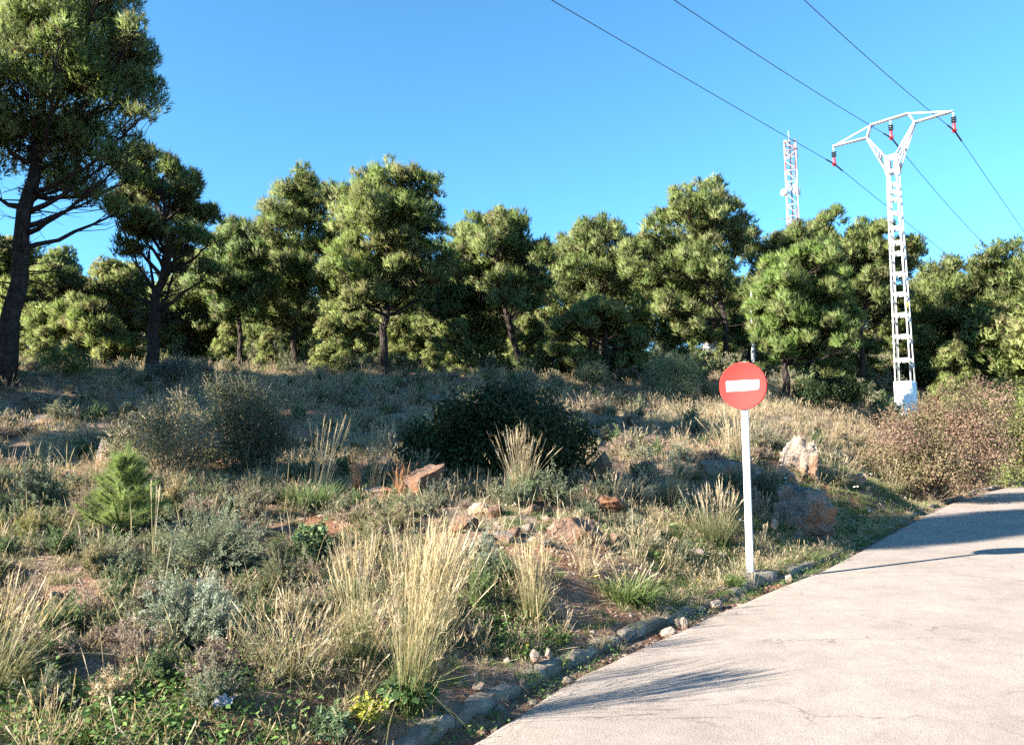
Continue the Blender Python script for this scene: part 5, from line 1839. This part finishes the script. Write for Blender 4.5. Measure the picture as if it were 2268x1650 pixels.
tussock('grass_tussock', 'sprawling dry grass left of the largest tussock', 640, 1500, 220, 190, 215, n=300, base_w=0.6, wid=0.0045, stems=110, tilt=0.6, droop=0.35, c0=[(0.15, 0.14, 0.06)], c1=STRAW, stem_c=STRAW)
tussock('grass_tussock', 'arching dry stems over the tilted slab', 1300, 1265, 150, 115, 217, n=60, base_w=0.5, wid=0.005, stems=60, tilt=0.5, droop=0.4, c0=STRAW, c1=STRAW, stem_c=STRAW, lean=(0.15, 0))
tussock('grass_tussock', 'dry arching stems above the sunlit soil path', 1400, 1245, 110, 100, 218, n=60, base_w=0.5, wid=0.005, stems=40, tilt=0.5, droop=0.4, c0=STRAW, c1=STRAW, stem_c=STRAW)
tussock('grass_tussock', 'small leaning grass at the kerb left of the sign footing', 1625, 1310, 70, 65, 219, n=220, base_w=0.4, wid=0.006, stems=24, tilt=0.6, droop=0.5, c0=GRN, c1=[(0.18, 0.22, 0.08)], stem_c=[(0.25, 0.25, 0.13)])
tussock('grass_tussock', 'bright green grass right of the sign footing', 1760, 1235, 130, 55, 220, n=700, base_w=0.8, wid=0.007, stems=10, tilt=0.6, droop=0.35, c0=GRN, c1=[(0.11, 0.18, 0.05), (0.15, 0.2, 0.07)], stem_c=STRAW)
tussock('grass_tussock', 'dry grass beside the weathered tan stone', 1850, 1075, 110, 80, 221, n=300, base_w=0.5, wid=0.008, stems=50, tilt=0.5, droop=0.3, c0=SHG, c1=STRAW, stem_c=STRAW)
tussock('grass_tussock', 'pale grass in front of the rust-brown bush', 1975, 1095, 90, 75, 222, n=260, base_w=0.5, wid=0.009, stems=40, tilt=0.4, droop=0.2, c0=GRN, c1=STRAW, stem_c=STRAW)
tussock('grass_tussock', 'straw tuft in the sunlit gap of the wood at the left', 615, 862, 50, 38, 223, n=180, base_w=0.5, wid=0.02, stems=20, tilt=0.4, droop=0.1, c0=STRAW, c1=STRAW, stem_c=STRAW)
tussock('dry_stalk', 'single tall dry stalk right of the sapling', 338, 1260, 12, 190, 224, n=2, base_w=0.6, wid=0.009, stems=3, tilt=0.1, droop=0.02, c0=STRAW, c1=STRAW, stem_c=STRAW, cat='stalk', group=None)

# ------------------------------------------------------------------ piece of litter
lp = at(487, 1590)
r_ = rng_for(66)
g = np.stack(np.meshgrid(np.linspace(-.5, .5, 7), np.linspace(-.5, .5, 5), indexing='ij'), -1).reshape(-1, 2)
V = np.c_[g[:, 0] * 0.085, g[:, 1] * 0.05, 0.03 + r_.normal(0, 0.012, len(g)) + 0.03 * g[:, 0]]
q = [(a * 5 + c, (a + 1) * 5 + c, (a + 1) * 5 + c + 1, a * 5 + c + 1) for a in range(6) for c in range(4)]
me = new_mesh('foil_wrapper', np.r_[V, V - (0, 0, 0.004)], [np.array(q), np.array(q)[:, ::-1] + 35])
o = link('foil_wrapper', me, MAT['foil'])
o.location = lp + (0, 0, 0.05); o.rotation_euler = (0.5, 0.3, 0.6)
tag(o, 'crumpled grey foil wrapper lying in grass at the bottom', 'litter')

# ------------------------------------------------------------------ ground cover (what nobody could count)
def region(n, seed, y0, y1, dens=None):
    """points on the slope inside the view, evenly spread over the ground"""
    r_ = rng_for(seed)
    y = np.sqrt(r_.uniform(y0 ** 2, y1 ** 2, n))           # even over the wedge of ground in view and a little beyond
    x = r_.uniform(-1, 1, n) * (0.72 * y + 0.9)
    s = side(x, y)
    ok = (s > GUT + KW + 0.05)
    if dens is not None:
        ok &= r_.random(len(x)) < dens(x, y, s)
    x, y = x[ok], y[ok]
    return np.stack([x, y, H(x, y)], -1), r_


def bare_path(x, y):
    """the trodden soil near the kerb and the gravel patches stay open"""
    def spot(px, py, rad):
        p = at(px, py)
        return np.hypot(x - p[0], y - p[1]) < rad
    return SP_PATH(x, y)


_sp = [(at(px, py), rad) for px, py, rad in [(1320, 1365, 0.55), (1290, 1310, 0.5), (1400, 1395, 0.4), (640, 1170, 0.5), (700, 1185, 0.5), (80, 1310, 0.4), (150, 1360, 0.3), (240, 1480, 0.2),
                                             (1180, 1170, 1.2), (1100, 1130, 0.7), (1290, 1170, 0.8), (1010, 1185, 0.5), (1020, 1500, 0.45), (1110, 1530, 0.35)]]


def open_(x, y):
    o = np.zeros(len(x), bool)
    for p, rad in _sp:
        o |= np.hypot(x - p[0], (y - p[1]) * 0.8) < rad * (1 + 0.5 * value_noise(x, y, 2.5, 9))
    return o


GRASS_LOW = [(0.36, 0.31, 0.21), (0.30, 0.25, 0.16), (0.20, 0.20, 0.11), (0.44, 0.38, 0.27)]


def scatter_blades(name, label, pts, r_, L, W, c0, c1, droop, tilt, per=1, prof=(1, .85, .6, 0)):
    n = len(pts) * per
    B = np.repeat(pts, per, axis=0) + r_.normal(0, 0.03, (n, 3)) * (1, 1, 0)
    B[:, 2] -= 0.01
    D = unit(r_.normal(0, tilt, (n, 3)) * (1, 1, 0) + (0, 0, 1))
    Ln = np.repeat(L, per) * r_.uniform(0.5, 1.1, n)
    Vv, q, tr, cc = strips(r_, B, D, Ln, np.repeat(W, per) * r_.uniform(0.7, 1.2, n), droop * r_.uniform(0.2, 1.8, n), c0(n, r_), c1(n, r_), prof=prof)
    mb = MB()
    mb.add(Vv, [q, tr], cc)
    o = mb.build(name, MAT['grass'])
    return tag(o, label, kind='stuff')


# dry grass near and far: blade size grows with distance so that a far blade still reads
def dens_dry(x, y, s):
    d = 0.35 + 0.9 * (value_noise(x, y, 0.8, 31) + 0.3)
    return np.where(open_(x, y), 0.06, d)


pts, r_ = region(12000, 401, 3.0, 11, dens_dry)
scatter_blades('dry_grass', 'thin dry grass over the near slope', pts, r_, 0.10 + 0.12 * r_.random(len(pts)), np.full(len(pts), 0.0035),
               lambda n, r: pick(r, n, [(0.16, 0.14, 0.07), (0.22, 0.17, 0.10)]), lambda n, r: pick(r, n, STRAW + [(0.15, 0.16, 0.07)]), 0.35, 0.55, per=2)
pts, r_ = region(9000, 402, 10, 33, lambda x, y, s: 0.55 + 0.9 * value_noise(x, y, 0.5, 32))
scatter_blades('dry_grass', 'dry grass covering the upper slope', pts, r_, 0.16 + 0.26 * r_.random(len(pts)) ** 2, 0.004 + 0.00035 * pts[:, 1],
               lambda n, r: pick(r, n, [(0.13, 0.12, 0.075), (0.17, 0.15, 0.10)]), lambda n, r: pick(r, n, GRASS_LOW), 0.3, 0.42, per=2)
# straw lying flat
pts, r_ = region(30000, 420, 3.0, 10.5, lambda x, y, s: 0.4 + 0.8 * value_noise(x, y, 1.0, 38))
pts[:, 2] += 0.012
scatter_blades('straw_litter', 'dead straw lying on the near slope', pts, r_, 0.10 + 0.16 * r_.random(len(pts)), np.full(len(pts), 0.0035),
               lambda n, r: pick(r, n, STRAW), lambda n, r: pick(r, n, STRAW + [(0.22, 0.16, 0.11)]), 0.05, 4.0)
# tall thin stalks
pts, r_ = region(1500, 403, 4, 12, lambda x, y, s: np.where(s > 1.2, 0.8, 0.1))
scatter_blades('dry_stalks', 'scattered tall dry stalks over the near slope', pts, r_, 0.30 + 0.30 * r_.random(len(pts)), np.full(len(pts), 0.0042),
               lambda n, r: pick(r, n, STRAW), lambda n, r: pick(r, n, STRAW), 0.10, 0.16, prof=(1, .9, 1.5, 0))
# green grass and herbs along the kerb and at the bottom
def dens_green(x, y, s):
    near = np.maximum(np.clip(1.4 - s * 0.9, 0, 1), 0.85 * np.clip((5.1 - y) * 0.9, 0, 1))
    near = np.maximum(near, 0.8 * np.clip(2.6 - s, 0, 1) * (y > 6.3))
    d = near * (0.35 + 1.3 * (value_noise(x, y, 1.2, 33) + 0.25))
    return np.where(open_(x, y), 0.02, d)


pts, r_ = region(26000, 404, 3.0, 9.5, dens_green)
scatter_blades('green_grass', 'green grass blades along the kerb', pts, r_, 0.06 + 0.10 * r_.random(len(pts)), np.full(len(pts), 0.0042),
               lambda n, r: pick(r, n, GRN), lambda n, r: pick(r, n, [(0.13, 0.19, 0.055), (0.17, 0.22, 0.08), (0.10, 0.16, 0.05)]), 0.4, 0.6, per=2)
pts, r_ = region(30000, 405, 9.0, 22, lambda x, y, s: np.clip(1.5 - s * 0.55, 0, 1) * (0.6 + 0.8 * value_noise(x, y, 0.9, 34)))
scatter_blades('green_grass', 'green verge grass beyond the sign', pts, r_, 0.09 + 0.13 * r_.random(len(pts)), 0.004 + 0.0003 * pts[:, 1],
               lambda n, r: pick(r, n, GRN), lambda n, r: pick(r, n, [(0.10, 0.155, 0.045), (0.13, 0.18, 0.06), (0.16, 0.18, 0.08)]), 0.4, 0.55, per=1)


def scatter_leaves(name, label, pts, r_, size, cols, per, hgt):
    n = len(pts) * per
    Pp = np.repeat(pts, per, axis=0) + r_.normal(0, 0.045, (n, 3)) * (1, 1, 0)
    Pp[:, 2] += np.abs(r_.normal(0, hgt, n))
    N = unit(r_.normal(0, 0.5, (n, 3)) + (0, 0, 1))
    pc = np.repeat(pick(r_, len(pts), cols, None, 0.15), per, axis=0)
    Vv, Q, cc = leaf_quads(r_, Pp, N, size, size * 0.62, pc, 0.15, 0.15)
    mb = MB(); mb.add(Vv, [Q], cc)
    return tag(mb.build(name, MAT['leaves']), label, kind='stuff')


pts, r_ = region(26000, 406, 2.9, 7.5, lambda x, y, s: np.where(open_(x, y), 0.0, np.maximum(np.clip(1.15 - s * 0.75, 0, 1), 0.8 * np.clip((4.6 - y) * 1.1, 0, 1)) * (0.2 + 2.0 * np.maximum(0, value_noise(x, y, 1.1, 35) + 0.12))))
scatter_leaves('herb_cover', 'broad-leaved green herbs along the kerb and bottom edge', pts, r_, 0.036, [(0.06, 0.115, 0.03), (0.085, 0.15, 0.04), (0.12, 0.19, 0.05), (0.05, 0.095, 0.03)], 9, 0.055)
pts, r_ = region(12000, 407, 8.5, 19, lambda x, y, s: np.clip(1.3 - s * 0.6, 0, 1) * (0.3 + 1.2 * np.maximum(0, value_noise(x, y, 0.9, 36) + 0.2)))
scatter_leaves('herb_cover', 'green herbs on the verge beyond the sign', pts, r_, 0.05, [(0.05, 0.095, 0.03), (0.07, 0.12, 0.035), (0.09, 0.145, 0.045)], 5, 0.05)

# small grey scrub that carpets the shaded slope: a few builds set many times
SCOL = bpy.data.collections.new('scrub_builds')
for k, (w, h, cols, ns) in enumerate([(0.5, 0.28, [(0.19, 0.19, 0.12), (0.22, 0.21, 0.145)], 90), (0.4, 0.34, [(0.10, 0.14, 0.06), (0.13, 0.17, 0.08)], 80),
                                      (0.45, 0.26, PINKD, 90), (0.36, 0.22, [(0.20, 0.19, 0.10), (0.16, 0.165, 0.08)], 80),
                                      (0.5, 0.36, [(0.12, 0.14, 0.085), (0.15, 0.165, 0.105)], 90)]):
    wd, fol = twig_shrub('scrub', None, 0, 0, w, h, 900 + k, cols, ns, 22, (0.036, 0.0085), build=False, stem_r=0.003)
    for f, mm in ((wd, 'twig'), (fol, 'leaves')):
        pass
    me = fol.mesh('scrub_plant')
    me.materials.append(MAT['leaves'])
    o = bpy.data.objects.new('scrub_plant', me)
    SCOL.objects.link(o)


def gn_scatter(name, label, pts, r_, coll, smin, smax, nkind, weights=None):
    me = bpy.data.meshes.new(name)
    me.vertices.add(len(pts))
    me.vertices.foreach_set('co', np.asarray(pts, np.float32).ravel())
    a = me.attributes.new('turn', 'FLOAT_VECTOR', 'POINT')
    rot = np.c_[r_.normal(0, 0.12, len(pts)), r_.normal(0, 0.12, len(pts)), r_.uniform(0, 6.28, len(pts))]
    a.data.foreach_set('vector', rot.astype(np.float32).ravel())
    a = me.attributes.new('size', 'FLOAT', 'POINT')
    a.data.foreach_set('value', r_.uniform(smin, smax, len(pts)).astype(np.float32))
    a = me.attributes.new('kind', 'INT', 'POINT')
    a.data.foreach_set('value', r_.choice(nkind, len(pts), p=weights).astype(np.int32))
    o = bpy.data.objects.new(name, me)
    COL.objects.link(o)
    ng = bpy.data.node_groups.new(name, 'GeometryNodeTree')
    ng.interface.new_socket('Geometry', in_out='INPUT', socket_type='NodeSocketGeometry')
    ng.interface.new_socket('Geometry', in_out='OUTPUT', socket_type='NodeSocketGeometry')
    gi, go = ng.nodes.new('NodeGroupInput'), ng.nodes.new('NodeGroupOutput')
    ci = ng.nodes.new('GeometryNodeCollectionInfo')
    ci.inputs['Collection'].default_value = coll
    ci.inputs['Separate Children'].default_value = True
    ci.inputs['Reset Children'].default_value = True
    ip = ng.nodes.new('GeometryNodeInstanceOnPoints')
    ip.inputs['Pick Instance'].default_value = True
    def attr(nm, ty):
        n = ng.nodes.new('GeometryNodeInputNamedAttribute')
        n.data_type = ty
        n.inputs['Name'].default_value = nm
        return n.outputs['Attribute']
    L = ng.links.new
    L(gi.outputs[0], ip.inputs['Points'])
    L(ci.outputs[0], ip.inputs['Instance'])
    L(attr('kind', 'INT'), ip.inputs['Instance Index'])
    L(attr('turn', 'FLOAT_VECTOR'), ip.inputs['Rotation'])
    L(attr('size', 'FLOAT'), ip.inputs['Scale'])
    L(ip.outputs[0], go.inputs[0])
    md = o.modifiers.new('scatter', 'NODES')
    md.node_group = ng
    return tag(o, label, kind='stuff')


GCOL = bpy.data.collections.new('grass_builds')
for k, (n_, h, w, c0_, c1_, st_, dr) in enumerate([(70, 0.22, 0.22, STRAW, STRAW, 4, 0.35), (80, 0.18, 0.26, [(0.15, 0.15, 0.07)], STRAW + [(0.17, 0.18, 0.08)], 3, 0.4),
                                                   (60, 0.30, 0.22, [(0.2, 0.15, 0.1)], STRAW, 10, 0.3), (70, 0.14, 0.30, PINKD, PINKD + [(0.36, 0.28, 0.21)], 0, 0.7),
                                                   (90, 0.16, 0.24, GRN, [(0.14, 0.20, 0.06), (0.19, 0.23, 0.09)], 0, 0.45), (70, 0.22, 0.26, GRN, [(0.12, 0.18, 0.055), (0.20, 0.22, 0.09)], 2, 0.5)]):
    bl = tussock('grass_clump', None, 0, 0, w, h, 950 + k, n=n_, base_w=0.5, wid=0.0048, stems=st_, c0=c0_, c1=c1_, stem_c=STRAW, tilt=0.6, droop=dr, build=False, cpow=1.2)
    me = bl.mesh('grass_clump')
    me.materials.append(MAT['grass'])
    o = bpy.data.objects.new('grass_clump', me)
    GCOL.objects.link(o)
pts, r_ = region(17000, 430, 3.2, 11, lambda x, y, s: np.where(open_(x, y), 0.10, 0.35 + 0.9 * (value_noise(x, y, 0.9, 61) + 0.2)))
gn_scatter('dry_grass_cover', 'dry grass clumps matted over the near slope', pts, r_, GCOL, 0.45, 1.15, 6, [.20, .30, .10, .20, .12, .08])
pts, r_ = region(20000, 431, 2.9, 10.5, dens_green)
gn_scatter('green_grass_cover', 'green grass clumps along the kerb and the bottom edge', pts, r_, GCOL, 0.4, 1.05, 6, [.04, .12, .02, .06, .46, .30])
pts, r_ = region(14000, 432, 10.5, 31, lambda x, y, s: (0.5 + 0.9 * value_noise(x, y, 0.4, 62)) * np.clip(s - 1.0, 0.05, 1))
gn_scatter('dry_grass_cover', 'dry grass clumps over the upper slope', pts, r_, GCOL, 0.9, 1.9, 6, [.28, .24, .26, .16, .02, .04])
pts, r_ = region(22000, 433, 8.5, 24, lambda x, y, s: np.clip(2.2 - s * 0.75, 0, 1))
gn_scatter('green_grass_cover', 'green grass clumps on the verge beyond the sign', pts, r_, GCOL, 0.7, 1.4, 6, [.05, .15, .03, .02, .40, .35])
pts, r_ = region(1700, 408, 9.0, 30, lambda x, y, s: np.where(s > 1.0, 0.5 + 0.9 * value_noise(x, y, 0.45, 41), 0.0) * np.where((x > 5) & (y > 14), 0.3, 1.0))
gn_scatter('scrub_cover', 'low grey-green scrub carpeting the upper slope', pts, r_, SCOL, 0.6, 1.5, 5, [.30, .14, .24, .16, .16])
pts, r_ = region(5000, 409, 4.2, 9.3, lambda x, y, s: np.where((s > 0.9) & ~open_(x, y), 0.5, 0.0))
gn_scatter('scrub_cover', 'low dry scrub over the near slope', pts, r_, SCOL, 0.28, 0.85, 5, [.26, .20, .24, .24, .06])

pts, r_ = region(1500, 434, 27, 62, lambda x, y, s: np.where(s > 2.0, 0.8, 0.0))
gn_scatter('undergrowth', 'low undergrowth beneath the trees of the wood', pts, r_, SCOL, 1.8, 4.2, 5, [.20, .36, .10, .26, .08])
pts, r_ = region(5000, 435, 15, 27, lambda x, y, s: np.where((x > 4) & (s > 2.4), 1.0, 0.0))
gn_scatter('dry_grass_cover', 'pale dry grass between the sign and the pylon', pts, r_, GCOL, 1.1, 2.0, 6, [.36, .28, .24, .08, .02, .02])
pts, r_ = region(9000, 436, 2.9, 12, lambda x, y, s: np.where((s < 0.62), 0.75 * (value_noise(x, y, 1.3, 66) > -0.1), 0.0))
gn_scatter('green_grass_cover', 'weeds and grass spilling over the kerb', pts, r_, GCOL, 0.3, 0.8, 6, [.10, .12, .06, .12, .36, .24])

r_ = rng_for(437)
s_ = r_.uniform(s_at_y(2.8), s_at_y(20), 1500)
yv = np.interp(s_, SS, EDGE[:, 1])
keep = r_.random(1500) < np.where((yv > 10.3) & (yv < 15.5), 1.0, np.where(yv > 7, 0.30, 0.14))
s_ = s_[keep]
off = r_.uniform(0.10, 0.42, len(s_))
e = np.stack([np.interp(s_, SS, EDGE[:, 0]) + np.interp(s_, SS, EN[:, 0]) * off, np.interp(s_, SS, EDGE[:, 1]) + np.interp(s_, SS, EN[:, 1]) * off], -1)
pts = np.c_[e, zr(e[:, 1]) + np.where(off > GUT, 0.05, -0.03)]
gn_scatter('green_grass_cover', 'tufts of grass and weeds rooted in the kerb and gutter', pts, r_, GCOL, 0.35, 0.95, 6, [.08, .12, .04, .06, .42, .28])

# gravel
def gravel(name, label, pts, r_, size, mat):
    V0, F0 = ICO[1]
    n = len(pts)
    sc_ = size * np.exp(r_.normal(0, 0.5, n))
    a = r_.uniform(0, 6.28, n)
    rz = np.stack([np.stack([np.cos(a), -np.sin(a), 0 * a], -1), np.stack([np.sin(a), np.cos(a), 0 * a], -1), np.stack([0 * a, 0 * a, 1 + 0 * a], -1)], 1)
    sh = r_.uniform(0.55, 1.2, (n, 1, 3)) * (1, 1, 0.6)
    V = V0[None] * (1 + r_.normal(0, 0.17, (n, len(V0), 1))) * sh * sc_[:, None, None]
    V = np.einsum('nij,nkj->nki', rz, V) + pts[:, None, :]
    Fc = (F0[None] + (np.arange(n) * len(V0))[:, None, None]).reshape(-1, 3)
    me = new_mesh(name, V.reshape(-1, 3), [Fc])
    return tag(link(name, me, MAT[mat]), label, kind='stuff')


pts, r_ = region(16000, 410, 3.2, 11, lambda x, y, s: np.where(open_(x, y), 0.95, 0.12))
gravel('gravel', 'small stones on the open soil', pts, r_, 0.013, 'rock_pale')
pts, r_ = region(1800, 411, 8, 26, lambda x, y, s: np.where(s > 0.8, 0.5, 0.2))
gravel('gravel', 'scattered stones on the upper slope', pts, r_, 0.035, 'rock_grey')
# debris in the gutter
r_ = rng_for(412)
s_ = r_.uniform(s_at_y(2.6), s_at_y(20), 1500)
off = r_.uniform(0.0, GUT, len(s_))
e = np.stack([np.interp(s_, SS, EDGE[:, 0]) + np.interp(s_, SS, EN[:, 0]) * off, np.interp(s_, SS, EDGE[:, 1]) + np.interp(s_, SS, EN[:, 1]) * off], -1)
pts = np.c_[e, zr(e[:, 1]) - 0.03]
gravel('gravel', 'grit and broken stone lying in the gutter', pts, r_, 0.013, 'rock_grey')
s_ = r_.uniform(s_at_y(2.6), s_at_y(14), 420)
off = r_.uniform(0.0, GUT, len(s_))
e = np.stack([np.interp(s_, SS, EDGE[:, 0]) + np.interp(s_, SS, EN[:, 0]) * off, np.interp(s_, SS, EDGE[:, 1]) + np.interp(s_, SS, EN[:, 1]) * off], -1)
ok = value_noise(e[:, 0], e[:, 1], 1.6, 51) > -0.02
pts = np.c_[e, zr(e[:, 1]) - 0.03][ok]
scatter_leaves('gutter_weeds', 'small weeds growing in the gutter', pts, r_, 0.022, [(0.10, 0.16, 0.05), (0.14, 0.20, 0.06), (0.08, 0.13, 0.04)], 12, 0.03)

# white flowers on the verge beyond the sign
pts, r_ = region(900, 413, 10.5, 19, lambda x, y, s: np.where((s > 0.3) & (s < 1.9), 0.55, 0.0))
mb = MB()
n = len(pts)
a = np.arange(6) * math.pi / 3
for p in pts:
    h = r_.uniform(0.18, 0.36)
    c = p + (r_.normal(0, 0.02), r_.normal(0, 0.02), h)
    rr_ = r_.uniform(0.014, 0.024)
    t1 = unit(r_.normal(0, 1, 3) * (1, 1, .3)); t2 = unit(np.cross(t1, (r_.normal(0, .3), r_.normal(0, .3) - .4, 1)))
    V = c + rr_ * (np.cos(a)[:, None] * t1 + np.sin(a)[:, None] * t2)
    mb.add(V, [np.arange(6)[None]])
o = mb.build('flowers', MAT['petal_white'])
tag(o, 'tiny white flowers dotting the verge beyond the sign', kind='stuff')
for k, (px, py) in enumerate([(1165, 1452), (1318, 1296), (1545, 1298)]):
    p = at(px, py)
    t = thing('yellow_flower', ['yellow flower by the kerb below the green and gold tussock', 'yellow flower in the green tussock below the slab', 'yellow flower in grass left of the sign footing'][k], 'flower', p, 'single yellow flowers')
    mb = MB(); mb.tube([(0, 0, -0.01), (0.005, 0, 0.07)], 0.0015, 4, col=(0.1, 0.15, 0.05)); mb.build('stem', MAT['twig'], t)
    mb = MB()
    for q_ in range(8):
        an = q_ * math.pi / 4
        d = np.array((math.cos(an), math.sin(an) * 0.8 - 0.2, 0.35 * math.sin(an) + 0.1))
        s2 = np.array((-math.sin(an), math.cos(an), 0)) * 0.005
        c = np.array((0.005, 0, 0.072))
        mb.add([c, c + d * 0.01 + s2, c + d * 0.019, c + d * 0.01 - s2], [[(0, 1, 2, 3)]])
    mb.build('petals', MAT['petal_yellow'], t)
